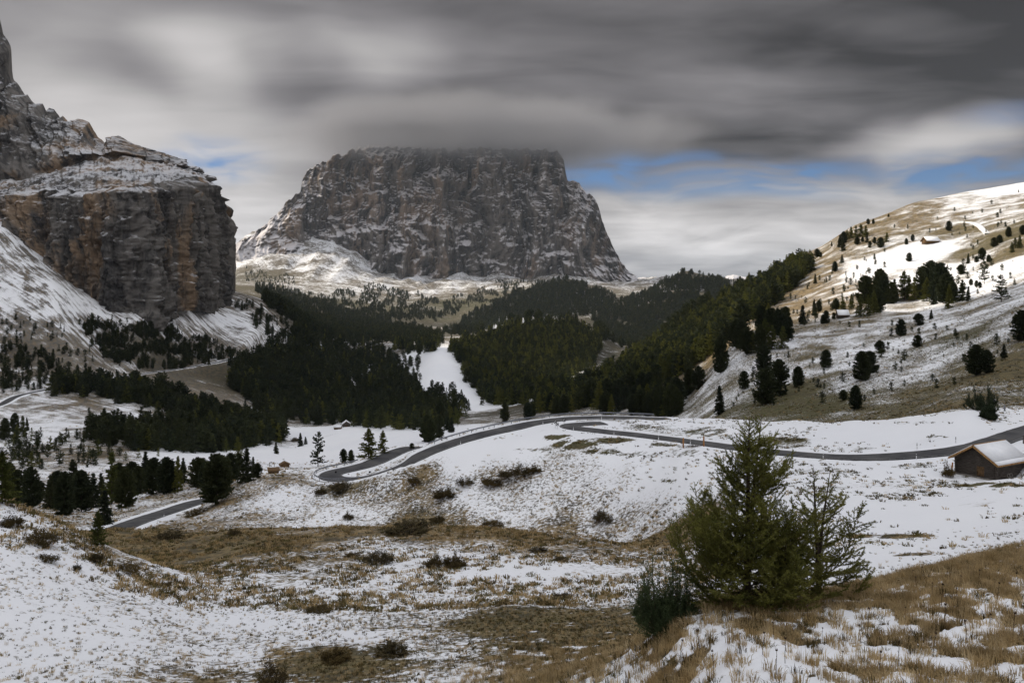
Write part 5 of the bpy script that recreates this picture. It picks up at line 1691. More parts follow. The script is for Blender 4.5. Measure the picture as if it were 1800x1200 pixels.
# ------------------------------------------------------------------ grass
def tuft_mesh(seed, blades, h, spread, width, mat, droop=0.5):
    r = np.random.default_rng(seed)
    az = r.uniform(0, 2 * np.pi, blades)
    rad = spread * np.sqrt(r.uniform(0, 1, blades))
    base = np.stack([np.cos(az) * rad, np.sin(az) * rad, np.full(blades, -0.03)], 1)
    lean = np.stack([np.cos(az + r.normal(0, .8, blades)), np.sin(az + r.normal(0, .8, blades)), np.zeros(blades)], 1) * r.uniform(0.1, 1.0, blades)[:, None] * droop
    L = h * r.uniform(0.45, 1.1, blades)
    mid = base + (lean * 0.35 + [0, 0, 0.62]) * L[:, None]
    tip = base + (lean * 1.0 + np.array([0, 0, 0.92])) * L[:, None] * np.stack([np.ones(blades)] * 2 + [1 - 0.35 * np.linalg.norm(lean, axis=1)], 1)
    s = unit(np.cross(lean + [1e-3, 0, 0.2], r.normal(0, 1, (blades, 3)))) * width
    V = np.stack([base - s, base + s, mid + s * 0.7, mid - s * 0.7, tip], 1).reshape(-1, 3)
    i = np.arange(blades)[:, None] * 5
    q = i + np.array([[0, 1, 2, 3]])
    t = i + np.array([[3, 2, 4]])
    me = new_mesh('tuft', V, quads=q, tris=t)
    me.materials.append(mat)
    return me


M_STRAW2 = mat_foliage('bleached_grass_blades', (0.30, 0.23, 0.125), (0.60, 0.48, 0.30), 0.4, 0.0, 0.35)
TUFTS = [tuft_mesh(1, 34, 0.34, 0.12, 0.007, M_STRAW), tuft_mesh(2, 40, 0.26, 0.16, 0.007, M_STRAW2, 0.8), tuft_mesh(3, 24, 0.46, 0.09, 0.006, M_STRAW2, 0.35),
         tuft_mesh(4, 36, 0.22, 0.16, 0.008, M_SEDGE, 0.8), tuft_mesh(5, 30, 0.30, 0.12, 0.008, M_SHRUB, 0.6),
         tuft_mesh(6, 15, 0.36, 0.16, 0.022, M_STRAW, 0.7), tuft_mesh(7, 18, 0.26, 0.20, 0.024, M_STRAW, 1.0), tuft_mesh(8, 16, 0.30, 0.20, 0.026, M_SHRUB, 0.9), tuft_mesh(9, 20, 0.24, 0.24, 0.028, M_SEDGE, 1.0)]


def scatter_grass():
    r = np.random.default_rng(77)
    pts = []
    # near slope: thick where the snow has gone
    k0, k1 = np.searchsorted(ROWS, 16), np.searchsorted(ROWS, 72)
    n = 130000
    kk = r.integers(k0, k1, n)
    jj = r.integers(0, NC, n)
    bare = 1 - np.clip(SNOW[kk, jj], 0, 1)
    # right-hand bank is tall dry grass, left knoll only stubble
    right = sstep(550, 1150, PXC[jj]) * sstep(48, 34, ROWS[kk])
    keep = r.uniform(0, 1, n) < bare ** 1.1 * (0.7 + 0.2 * right) + 0.010
    for k, j in zip(kk[keep], jj[keep]):
        y = ROWS[k] * r.uniform(0.995, 1.005)
        x = (PXC[j] + r.uniform(-1.7, 1.7) - CX) / F * y
        rg = float(sstep(550, 1150, PXC[j]) * sstep(48, 34, ROWS[k]))
        g = GREEN[k, j]
        pick = int(r.choice([3, 4])) if r.random() < 0.12 + g * 0.8 else int(r.choice([0, 1, 2], p=[.45, .35, .2]))
        s = r.uniform(0.55, 1.25) * (0.62 + 0.45 * rg)
        if rg < 0.3 and r.random() < 0.5:
            pick = int(r.choice([4, 7, 8], p=[.4, .35, .25]))
            s *= 0.75
        pts.append((x, y, float(TZ[k, j]) - 0.01, pick, (s * 1.1, s * 1.1, s)))
    # middle distance: tussocks poking through the snow
    k0, k1 = np.searchsorted(ROWS, 60), np.searchsorted(ROWS, 600)
    n = 230000
    kk = r.integers(k0, k1, n)
    jj = r.integers(0, NC, n)
    bare = 1 - np.clip(SNOW[kk, jj], 0, 1)
    cl = fbm(TX[kk, jj] / 7.0, TY[kk, jj] / 7.0, 3, 0.6, 90)
    keep = (r.uniform(0, 1, n) < np.clip(bare * 0.95, 0, 0.6) * sstep(-0.4, 0.35, cl) * sstep(620, 230, ROWS[kk]) * sstep(0.9, 0.2, FOREST[kk, jj]) * sstep(0.02, 0.14, bare)) & (road_dist[kk, jj] > 1.2)
    for k, j in zip(kk[keep], jj[keep]):
        y = ROWS[k] * r.uniform(0.996, 1.004)
        x = (PXC[j] + r.uniform(-1.7, 1.7) - CX) / F * y
        g = GREEN[k, j]
        pick = int(r.choice([7, 8])) if r.random() < 0.40 + g * 0.5 else int(r.choice([5, 6]))
        s = r.uniform(0.6, 1.5) * (1.0 + max(0.0, (y - 180) / 420.0))
        pts.append((x, y, float(TZ[k, j]) - 0.02, pick, (s * 1.25, s * 1.25, s)))
    instancer('dry_grass', pts, TUFTS, 'dry tan and brown grass tufts poking through the thin snow', 'grass')


scatter_grass()

# dried flower stalks on the near bank
STALK = []
for i in range(4):
    mb = MB()
    r = random.Random(i)
    h = 0.62
    bend = r.uniform(-0.08, 0.08)
    mb.tube([(0, 0, -0.03), (bend * 0.3, 0.01, h * 0.4), (bend * 0.8, 0.0, h * 0.8), (bend, 0.01, h)], [0.008, 0.007, 0.006, 0.005], 5)
    st = mb.mesh('stem', M_TWIG)
    mb = MB()
    c = Vector((bend, 0.01, h))
    for k in range(9):
        a = k * 0.7
        e = c + Vector((math.cos(a) * 0.03, math.sin(a) * 0.03, 0.035 * (k % 3) / 2))
        mb.tube([c - Vector((0, 0, 0.02)), e], [0.006, 0.010], 4)
    for k in range(2):
        b0 = Vector((bend * 0.6, 0, h * (0.5 + 0.2 * k)))
        mb.tube([b0, b0 + Vector((0.05 * (1 - 2 * k), 0.02, 0.06))], [0.004, 0.007], 4)
    hd = mb.mesh('seed_head', M_TWIG)
    STALK.append((st, hd))
rs = random.Random(31)
SPOTS = [(1315, 1100), (1340, 1150), (1300, 1140), (1365, 1185), (1380, 1165), (1445, 1130), (1513, 1130), (1525, 1110), (1546, 1120), (1612, 1040), (1640, 1050), (1655, 1065), (1690, 1035), (1720, 1030), (1752, 1060), (1770, 1090), (1780, 1120), (1700, 1130), (1640, 1150), (1580, 1170),
         (1604, 1022), (1620, 1018), (1680, 1060), (1740, 1110), (1420, 1100), (1230, 1150), (1195, 1165), (1160, 1140), (1080, 1160), (1000, 1175), (905, 1150), (880, 1185), (700, 1190), (1255, 1185), (1478, 1175), (1545, 1190), (1790, 1040), (1590, 1090), (1660, 1105), (1360, 1120)]
for i, (px, py) in enumerate(SPOTS):
    p = ground(px, py)
    o = empty('dried_stalk', p, rs.uniform(0, 6.28), rs.uniform(0.6, 1.15))
    st, hd = STALK[i % 4]
    obj('stem', st, None, o)
    obj('seed_head', hd, None, o)
    tag(o, 'thin brown dried flower stalk with a dark seed head on the near grassy bank', 'plant', 'dried flower stalks on the near bank')


# ------------------------------------------------------------------ shrubs
def shrub_proto(seed, twiggy):
    r = np.random.default_rng(seed)
    rr = random.Random(seed)
    mb = MB()
    P, D = [], []
    for i in range(90 if twiggy else 80):
        az = rr.uniform(0, 6.28)
        rad = 0.5 * math.sqrt(rr.random())
        top = Vector((math.cos(az) * rad, math.sin(az) * rad, rr.uniform(0.2, 1.0) ** 1.3 * (1 - 1.2 * rad) * (0.75 + 0.35 * math.sin(az * 3 + seed))))
        b = Vector((top.x * 0.7, top.y * 0.7, -0.05))
        m = b.lerp(top, 0.5) + Vector((rr.gauss(0, .04), rr.gauss(0, .04), 0.05))
        mb.tube([b, m, top], [0.006, 0.005, 0.003], 3, cap=False)
        for q in range(3):
            e = m.lerp(top, rr.random()) + Vector((rr.gauss(0, .09), rr.gauss(0, .09), rr.uniform(.02, .14)))
            mb.tube([m, e], [0.004, 0.002], 3, cap=False)
            P += [e, m.lerp(e, .6)]
            D += [(e - m).normalized()] * 2
        P += [top, m]
        D += [(top - b).normalized()] * 2
    tw = mb.mesh('twigs', M_TWIG)
    V = needle_tris(np.array([tuple(p) for p in P]), np.array([tuple(p) for p in D]), 0.060, 0.012, 6 if twiggy else 16, 0.9, r)
    lv = new_mesh('leaves', V, tris=np.arange(len(V)).reshape(-1, 3))
    lv.materials.append(M_SHRUB)
    return tw, lv


SHR = [shrub_proto(i, i % 2) for i in range(4)]
SHRUBS = [  # column, row, width, height, kind, label
 (662, 990, 62, 34, 1, 'dark bare-twigged shrub in the hollow left of the leafy pair'), (764, 996, 38, 36, 0, 'left of the two leafy shrubs side by side in the hollow'), (798, 996, 42, 34, 0, 'right of the two leafy shrubs side by side in the hollow'),
 (480, 1200, 62, 62, 1, 'twiggy bare shrub at the bottom edge left of centre'), (618, 978, 30, 18, 1, 'small bare shrub at the left end of the hollow'), (985, 985, 28, 16, 1, 'low brown shrub on the right side of the hollow'), (945, 970, 40, 18, 1, 'low dark shrub near the rim of the hollow'),
 (782, 876, 40, 32, 0, 'leafy shrub below the snow bank under the hairpin road'), (865, 852, 48, 24, 0, 'spreading green shrub left of the bare hillside patch'), (905, 836, 60, 26, 1, 'wide brown shrub on the upper edge of the bank'), (938, 830, 34, 20, 0, 'shrub at the upper right end of the shrub row'), (818, 852, 30, 22, 1, 'thin shrub in the middle of the bank'),
 (728, 848, 22, 18, 0, 'small dark shrub right of the hairpin bend'), (866, 925, 46, 22, 1, 'brown shrub at the foot of the bank'), (770, 916, 26, 18, 0, 'little shrub above the dark gully strip'), (612, 912, 30, 20, 1, 'grey twiggy shrub on the white lower bank'), (1062, 915, 40, 30, 1, 'twiggy shrub at the right end of the bank'),
 (564, 868, 24, 22, 0, 'green bush under the hairpin guard rail'), (600, 858, 50, 18, 0, 'wide green bush below the hairpin wall'), (70, 955, 60, 46, 1, 'brown bush on the crest of the snowy knoll'), (85, 985, 46, 30, 1, 'lower brown bush on the snowy knoll'), (20, 925, 36, 30, 0, 'dark green bush at the upper left of the snowy knoll'),
 (135, 1000, 20, 18, 0, 'small dark bush in the middle of the snowy knoll'), (165, 985, 40, 26, 0, 'dark low bush under the small larch on the knoll'), (225, 1005, 50, 24, 1, 'patch of low bush on the knoll crest'), (290, 1030, 24, 16, 0, 'dark bush at the foot of the knoll'), (295, 945, 50, 22, 1, 'brown bush on the rim above the lower road'),
 (412, 940, 36, 20, 1, 'brown bush in the middle of the golden rim'), (345, 905, 40, 26, 1, 'twiggy bush beside the end of the lower road'), (720, 935, 90, 24, 0, 'long dark bush strip at the foot of the bank'), (590, 1160, 70, 40, 0, 'dark mat of shrub at the bottom of the hollow'), (560, 1075, 44, 22, 0, 'dark mat of shrub left of the hollow centre'),
 (690, 1150, 80, 34, 0, 'brown-green mat of shrub in the hollow foreground'), (990, 1050, 40, 20, 1, 'grey twiggy mat right of the hollow centre'), (520, 775, 22, 14, 1, 'brown bush beside the small spruces on the meadow'), (1668, 838, 30, 40, 1, 'dark bush against the left corner of the log barn'),
]
for i, (px, py, w, h, tw, lab) in enumerate(SHRUBS):
    p = ground(px, py)
    o = empty('shrub', p, rs.uniform(0, 6.28))
    o.scale = (w / F * p.y * random.uniform(0.8, 1.25), w / F * p.y * random.uniform(0.7, 1.1), h / F * p.y * random.uniform(0.65, 1.0))
    o.rotation_euler = (random.uniform(-.12, .12), random.uniform(-.12, .12), random.uniform(0, 6.28))
    a, b = SHR[(i * 2 + tw) % 4]
    obj('twigs', a, None, o)
    obj('leaves', b, None, o)
    tag(o, lab, 'shrub', 'shrubs on the snowy banks')


# ------------------------------------------------------------------ log barn
def log_barn():
    W, L, eave, ridge = 5.4, 5.9, 2.35, 4.05
    root = empty('log_barn', BARN_P, math.atan2(0.508, 0.864))
    tag(root, 'weathered dark log barn with snow-covered gable roof beside the road', 'barn')
    st = MB()
    for a, b in (((-0.12, -0.12), (-0.12, W + 0.12)), ((-0.12, -0.12), (L + .12, -0.12)), ((L + .12, -0.12), (L + .12, W + .12)), ((-.12, W + .12), (L + .12, W + .12))):
        st.beam((a[0], a[1], -0.12), (b[0], b[1], -0.12), 0.3, 0.62)
    st.build('foundation', M_STONE, root)
    lh = 0.215
    rows = int((ridge - 0.2) / lh)
    rr = random.Random(4)
    for k in range(rows):
        z = 0.2 + lh * (k + 0.5)
        for xx in (0.0, L):
            if z + lh / 2 < eave:
                y0, y1 = -0.22, W + 0.22
            else:
                f = (z + lh / 2 - eave) / (ridge - eave)
                if f > 0.94:
                    continue
                y0, y1 = W / 2 * f + 0.02, W - W / 2 * f - 0.02
            m = MB()
            rad = lh * 0.49
            m.tube([(xx + rr.uniform(-.015, .015), y0 + rr.uniform(-.04, .04), z), (xx + rr.uniform(-.015, .015), y1 + rr.uniform(-.04, .04), z)], [rad, rad * 0.95], 8)
            m.build('log', M_WOOD, root)
        if z + lh < eave:
            for yy in (0.0, W):
                m = MB()
                rad = lh * 0.49
                m.tube([(-0.22 + rr.uniform(-.04, .04), yy + rr.uniform(-.015, .015), z + lh / 2), (L + 0.22 + rr.uniform(-.04, .04), yy, z + lh / 2)], [rad, rad * 0.95], 8)
                m.build('log', M_WOOD, root)
    core = MB()
    core.prism([(0.06, 0.1), (W - 0.06, 0.1), (W - 0.06, eave), (W / 2, ridge - 0.12), (0.06, eave)], (0, 1, 0), (0, 0, 1), (0.05, 0, 0), (L - 0.1, 0, 0))
    core.build('inner_wall', M_WOOD, root)
    # roof: two slopes with fresh boards at the edges and snow on top
    ov, ox = 0.62, 0.75
    slope = (ridge - eave) / (W / 2)
    for sgn in (-1, 1):
        yr, ye = W / 2, W / 2 + sgn * (W / 2 + ov)
        zr, ze = ridge + 0.10, eave - ov * slope + 0.10
        roof = MB()
        n = Vector((0, sgn * slope, 1)).normalized()
        d = Vector((0, ye - yr, ze - zr))
        roof.prism([(0, 0), (1, 0), (1, 0.09), (0, 0.09)], (0, d.y, d.z), tuple(n), (-ox, yr, zr), (L + 2 * ox, 0, 0))
        ro = roof.build('roof', M_OLDBOARD, root)
        sn = MB()
        if sgn < 0:
            sn.prism([(0.01, 0.095), (0.80, 0.095), (0.80, 0.20), (0.01, 0.22)], (0, d.y, d.z), tuple(n), (-ox + 0.06, yr, zr), (L + 2 * ox - 0.12, 0, 0))
            sn.build('snow_layer', M_SNOW, ro)
            sn = MB()
            sn.prism([(0.815, 0.095), (0.985, 0.095), (0.985, 0.17), (0.815, 0.18)], (0, d.y, d.z), tuple(n), (-ox + 0.06, yr, zr), (L + 2 * ox - 0.12, 0, 0))
            sn.build('snow_layer', M_SNOW, ro)
        else:
            sn.prism([(0.01, 0.095), (0.985, 0.095), (0.985, 0.19), (0.01, 0.22)], (0, d.y, d.z), tuple(n), (-ox + 0.06, yr, zr), (L + 2 * ox - 0.12, 0, 0))
            sn.build('snow_layer', M_SNOW, ro)
        for xx in (-ox - 0.03, L + ox + 0.03):
            f = MB()
            f.beam((xx, yr, zr + 0.0), (xx, ye, ze + 0.0), 0.05, 0.24, tuple(n))
            f.build('gable_board', M_NEWWOOD, ro)
        f = MB()
        f.beam((-ox, ye - sgn * 0.0 + sgn * 0.04, ze + 0.02), (L + ox, ye + sgn * 0.04, ze + 0.02), 0.05, 0.17)
        f.build('eave_board', M_NEWWOOD, ro)
    rb = MB()
    rb.beam((-ox, W / 2, ridge + 0.26), (L + ox, W / 2, ridge + 0.26), 0.22, 0.05)
    rb.build('ridge_board', M_NEWWOOD, root)
    dr = empty('door')
    dr.parent = root
    for k in range(5):
        m = MB()
        m.box((-0.165, 1.62 + k * 0.2, 0.95), (0.05, 0.185, 1.25 - 0.05 * (k % 2)))
        m.build('plank', M_OLDBOARD, dr)
    m = MB()
    m.box((-0.15, 1.48, 0.95), (0.08, 0.09, 1.4))
    m.box((-0.15, 2.54, 0.95), (0.08, 0.09, 1.4))
    m.build('frame', M_WOOD, dr)
    # rack leaning on the side wall
    rk = empty('hay_rack', BARN_P + Vector((1.35, 0.25, 0.05)), math.atan2(0.508, 0.864))
    tag(rk, 'grey wooden rack leaning against the right wall of the log barn', 'rack')
    lean = 0.28
    for k in range(3):
        m = MB()
        m.beam((0.0 + k * 0.55, -0.35, 0), (0.0 + k * 0.55, -0.35 + lean * 0.8, 0.8), 0.06, 0.05)
        m.build('upright', M_STONE, rk)
    for k in range(3):
        m = MB()
        f = 0.06 + 0.4 * k
        m.beam((-0.05, -0.35 + lean * f - 0.03, f), (1.15, -0.35 + lean * f - 0.03, f), 0.05, 0.06)
        m.build('rail', M_STONE, rk)
    q = BARN_P + Vector((-0.508, 0.864, 0)) * 5.75 + Vector((-0.5, -0.3, 0.0))
    pl = MB()
    pl.beam((0, 0, 0), (0.28, 0.15, 1.45), 0.20, 0.05)
    tag(pl.build('plank', M_POST, None, q), 'orange-brown plank leaning on the left corner of the log barn', 'plank')


log_barn()


# ------------------------------------------------------------------ small huts
def hut(px, py, wpx, wall_px, roof_px, label, rz=0.0, depth=0.8, snow=0.12, wood=None, gable_front=False):
    p = ground(px, py)
    m_ = p.y / F
    W, eh, rh = wpx * m_, wall_px * m_, roof_px * m_
    Dp = W * depth
    root = empty('hay_hut', p + Vector((0, 0, -0.2)), rz)
    tag(root, label, 'hut')
    wood = wood or M_WOOD
    if not gable_front:
        body = [(-Dp / 2, 0), (Dp / 2, 0), (Dp / 2, eh), (0, eh + rh), (-Dp / 2, eh)]
        A, B, org, ext = (0, 1, 0), (0, 0, 1), (-W / 2, Dp / 2, 0), (W, 0, 0)
        span, run = Dp, W
    else:
        body = [(-W / 2, 0), (W / 2, 0), (W / 2, eh), (0, eh + rh), (-W / 2, eh)]
        A, B, org, ext = (1, 0, 0), (0, 0, 1), (0, 0, 0), (0, Dp, 0)
        span, run = W, Dp
    MB().prism(body, A, B, org, ext).build('wall', wood, root)
    ov = span * 0.14
    t = rh * 0.16 + 0.06
    sl = rh / (span / 2)
    for sg in (-1, 1):
        poly = [(0, eh + rh + .03), (sg * (span / 2 + ov), eh - ov * sl + .03), (sg * (span / 2 + ov), eh - ov * sl + t + .03), (0, eh + rh + t + .03)]
        e = np.array(ext, float)
        o2 = np.array(org, float) - e * 0.07
        r_ = MB().prism(poly, A, B, o2, e * 1.14).build('roof', M_OLDBOARD, root)
        if snow:
            poly = [(0, eh + rh + t + .04), (sg * (span / 2 + ov), eh - ov * sl + t + .04), (sg * (span / 2 + ov), eh - ov * sl + t + .04 + snow), (0, eh + rh + t + .05 + snow)]
            MB().prism(poly, A, B, np.array(org, float) - e * 0.06, e * 1.12).build('snow_layer', M_SNOW, r_)
    m = MB()
    if gable_front:
        m.box((0, -0.03, eh * 0.4), (W * 0.22, 0.08, eh * 0.78))
    else:
        m.box((W * 0.15, -0.03, eh * 0.4), (W * 0.16, 0.08, eh * 0.78))
    m.build('door', M_OLDBOARD, root)
    return root


hut(501, 821, 15, 5, 4, 'small brown hay hut on the valley meadow, right of two', 0.35, 0.9, 0.0, M_OLDBOARD, True)
hut(481, 832, 18, 6, 3.5, 'wide brown hay hut on the valley meadow, nearer of two', 0.3, 0.9, 0.0, M_OLDBOARD)
hut(593, 754.5, 12, 4, 2.5, 'small reddish hut at the top of the valley meadow', 0.0, 0.9, 0.25, M_OLDBOARD)
hut(609, 750, 13, 4.5, 4.5, 'snow-roofed grey hut at the top of the valley meadow by the wood', 0.25, 0.9, 0.5, M_WOOD, True)
hut(1640, 428, 24, 5.5, 6, 'brown hut with long snowy roof high on the sunlit slope', 0.15, 0.6, 0.15, M_OLDBOARD)
hut(1483, 559, 18, 6, 7, 'dark shack with pale snowy roof on the shoulder of the slope', -0.1, 0.8, 0.15, M_WOOD)
lod = hut(1237, 476, 12, 4, 3, 'dark mountain lodge on top of the distant wooded ridge', 0.1, 0.6, 0.0, M_WOOD)
lod.name = 'mountain_lodge'


# ------------------------------------------------------------------ road furniture
def road_side(nm, i, off):
    P = road_lines[nm]
    i = int(np.clip(i, 1, len(P) - 2))
    t = P[i + 1] - P[i - 1]
    t = t[:2] / np.linalg.norm(t[:2])
    n = np.array([t[1], -t[0]])
    q = P[i].copy()
    q[:2] += n * off
    return Vector(q), t, n


def guard_rail(nm, i0, i1, off, label):
    root = empty('guard_rail', road_side(nm, i0, off)[0])
    tag(root, label, 'guard rail', 'guard rails along the upper road')
    base = root.location.copy()
    P = np.array([tuple(road_side(nm, i, off)[0] - base) for i in range(i0, i1 + 1)])
    prof = [(0.0, 0.46), (0.05, 0.53), (0.0, 0.60), (0.05, 0.67), (0.0, 0.76), (-0.03, 0.76), (-0.03, 0.46)]
    V, q = ribbon(P, prof + [prof[0]], 0.0)
    obj('rail', new_mesh('rail', V, quads=q), M_STEEL, root)
    MBp = MB().box((0, 0, 0.30), (0.10, 0.10, 0.95))
    pm = MBp.mesh('post', M_STEEL)
    for i in range(0, i1 - i0, 2):
        t = P[min(i + 1, len(P) - 1)] - P[i]
        o = obj('post', pm, None, root, P[i] + np.array([0, 0, -0.1]))
        o.rotation_euler = (0, 0, math.atan2(t[1], t[0]))


UP = road_lines['upper']
upx = CX + F * UP[:, 0] / UP[:, 1]
# row index of the hairpin tip and of the crest
tip = int(np.argmin(upx))


def idx_near(nm, px, lo=0, hi=None):
    P = road_lines[nm]
    c = CX + F * P[:, 0] / P[:, 1]
    hi = hi or len(P)
    return lo + int(np.argmin(np.abs(c[lo:hi] - px)))


a0, a1 = idx_near('upper', 632, 0, tip), idx_near('upper', 652, tip)
P0, t0, n0 = road_side('upper', tip, 1.0)
side = 1.0 if (CX + F * (P0.x) / P0.y) < upx[tip] else -1.0
guard_rail('upper', a0, a1, side * 3.5, 'grey steel guard rail wrapping round the hairpin bend')
b0, b1 = 2, idx_near('upper', 770, 0, tip)
P1, t1, n1 = road_side('upper', (b0 + b1) // 2, 1.0)
s2 = 1.0 if P1.y > road_lines['upper'][(b0 + b1) // 2][1] else -1.0
guard_rail('upper', b0, b1, s2 * 3.6, 'long grey steel guard rail along the outer edge of the road crest')

# stone wall below the hairpin
wall_pts = np.array([tuple(road_side('upper', i, side * 3.9)[0]) for i in range(a0, tip + 4)])
V, q = ribbon(wall_pts, [(-0.25, -1.3), (-0.25, -0.05), (0.25, -0.05), (0.25, -1.3)], 0.0)
tag(obj('retaining_wall', new_mesh('retaining_wall', V, quads=q[:, ::-1]), M_STONE), 'low stone retaining wall under the hairpin guard rail', 'wall')


def delineator(p, i):
    o = empty('delineator_post', p, random.uniform(0, 3))
    MB().box((0, 0, 0.38), (0.11, 0.09, 0.98)).build('post', M_WHITE, o)
    MB().box((0, 0, 0.70), (0.116, 0.096, 0.16)).build('band', M_BLACK, o)
    MB().prism([(-.055, .87), (.055, .87), (.055, .93), (-.055, .96)], (1, 0, 0), (0, 0, 1), (0, -.045, 0), (0, .09, 0)).build('cap', M_BLACK, o)
    return o


DEL = [('barn', 1463, -1, 'white roadside post in front of the middle of the snowy field'), ('barn', 1597, -1, 'white roadside post below the road left of the log barn'), ('barn', 1243, -1, 'white roadside post beside the orange wooden posts'),
       ('barn', 1185, -1, 'white roadside post left of the orange wooden posts'), ('barn', 1095, -1, 'white roadside post on the inner road right of the sharp tip'), ('barn', 1025, -1, 'white roadside post at the sharp road tip'),
       ('barn', 1630, 1, 'small dark-capped post on the far verge behind the log barn'), ('barn', 1720, 1, 'small post on the far verge above the log barn roof'),
       ('lower', 257, 1, 'white roadside post beside the lower road'), ('upper', 938, -1, 'white roadside post on the inner edge of the road crest'), ('upper', 1040, -1, 'white roadside post before the mound on the road crest'), ('upper', 800, -1, 'white roadside post where the road starts to drop')]
for i, (nm, px, sd, lab) in enumerate(DEL):
    k = idx_near(nm, px, 0, tip if nm == 'upper' else (idx_near('barn', 1001) if nm == 'barn' else None))
    a, t, n = road_side(nm, k, 1.0)
    b = road_lines[nm][k]
    nearside = 1.0 if a.y < b[1] else -1.0
    off = nearside * (3.35 if sd < 0 else -3.35)
    p, _, _ = road_side(nm, k, off)
    p.z = float(ground_z(p.x, p.y)) - 0.02
    o = delineator(p, i)
    tag(o, lab, 'post', 'roadside delineator posts')

for px, py, lab in ((1201, 787, 'orange-brown wooden post, left of the pair below the road'), (1237, 784, 'orange-brown wooden post, right of the pair below the road')):
    p = ground(px, py)
    o = empty('wooden_post', p)
    MB().tube([(0, 0, -.2), (0.01, 0, .9), (0.02, 0, 1.75)], [.14, .135, .13], 8).build('shaft', M_POST, o)
    MB().tube([(0.02, 0, 1.75), (0.02, 0, 1.80)], [.13, .05], 8).build('top', M_NEWWOOD, o)
    tag(o, lab, 'post', 'orange wooden posts')


def arrow_sign(px, py, hpx, label, white_board):
    p = ground(px, py)
    h = hpx / F * p.y
    o = empty('arrow_sign', p)
    MB().tube([(0, 0.04, -.2), (0, 0.04, h)], [.03, .03], 6).build('pole', M_STEEL, o)
    s = 0.62
    bd = MB().box((0, 0, h - s / 2), (s, 0.03, s)).build('board', M_BLACK if not white_board else M_WHITE, o)
    # chevron pointing left
    ch = MB()
    for sg in (-1, 1):
        ch.prism([(-0.24, 0), (-0.06, 0), (0.18, sg * 0.28), (0.0, sg * 0.28)], (1, 0, 0), (0, 0, 1), (0, -0.02, h - s / 2), (0, -0.012, 0))
    ch.build('chevron', M_WHITE if not white_board else M_BLACK, bd)
    tag(o, label, 'sign', 'bend arrow signs')


arrow_sign(976, 752, 13, 'black and white bend arrow sign, upper left of the pair at the road tip', False)
arrow_sign(979.5, 754, 11, 'black and white bend arrow sign, lower right of the pair at the road tip', False)
arrow_sign(991.5, 747, 11, 'dark arrow sign seen against the far road, right of the sign pair', False)
for px, py, lab in ((590.5, 834, 'small dark square board on a post inside the hairpin bend, left one'), (650, 835, 'small dark square board on the snow tongue inside the hairpin bend')):
    p = ground(px, py)
    o = empty('marker_board', p)
    MB().tube([(0, 0.03, -.1), (0, 0.03, .8)], [.025, .025], 6).build('pole', M_STEEL, o)
    MB().box((0, 0, 0.62), (0.42, 0.03, 0.42)).build('board', M_BLACK, o)
    tag(o, lab, 'sign', 'marker boards at the hairpin')

# snow cannon above the right-hand field
p = ground(1743, 722)
o = empty('snow_cannon', p, math.radians(35))
tag(o, 'dark snow-making cannon with white and blue trim beside the evergreen bush', 'snow cannon')
MB().tube([(0, 0, -.2), (0, 0, 1.2)], [.10, .09], 10).build('stand', M_POST, o)
dr_ = MB()
dr_.tube([(0, -.75, 1.75), (0, -.5, 1.8), (0, .5, 1.95), (0, .62, 1.97)], [.56, .60, .50, .40], 18, cap=False)
drm = dr_.build('barrel', M_BLACK, o)
for k in range(7):
    a = math.radians(20 + k * 22)
    MB().box((math.cos(a) * .62, -.62, 1.78 + math.sin(a) * .62), (.16, .12, .10)).build('nozzle', M_WHITE, drm)
M_BLUE = mat_simple('blue_plastic', (0.03, 0.07, 0.22), (0.06, 0.14, 0.38), 4.0, 0.5)
MB().tube([(0, .1, 1.3), (0, .1, 1.5)], [.32, .30], 12).build('mount', M_BLUE, o)
hub = MB().tube([(0, -.5, 1.8), (0, .3, 1.9)], [.2, .2], 10).build('fan_hub', M_STEEL, o)
p = ground(1766, 722)
o = empty('hydrant_post', p)
MB().box((0, 0, .55), (.2, .2, 1.3)).build('post', M_STEEL, o)
MB().box((0, 0, 1.22), (.24, .24, .06)).build('cap', M_STONE, o)
tag(o, 'grey hydrant post standing in the snow right of the snow cannon', 'post')
p = ground(1799, 779)
o = empty('gate_post', p)
MB().box((0, 0, .6), (.14, .14, 1.5)).build('post', M_WOOD, o)
MB().box((0, 0, 1.37), (.18, .18, .05)).build('cap', M_STEEL, o)
tag(o, 'thin dark post at the right edge beside the road by the barn', 'post')

# snow-covered track on the sunlit slope
tr = resample(np.array([tuple(ground(x, y)) for x, y in ((1672, 393), (1690, 391), (1705, 391), (1716, 393), (1724, 398), (1731, 405), (1737, 411))]), 4.0)
tr[:, 2] = ground_z(tr[:, 0], tr[:, 1])
V, q = ribbon(tr, [(-2.6, -0.8), (-2.4, 0.5), (2.4, 0.5), (2.6, -0.8)], 0.0)
tag(obj('path', new_mesh('path', V, quads=q), M_SNOW), 'snow-covered track curving on the sunlit slope', 'path', kind='structure')

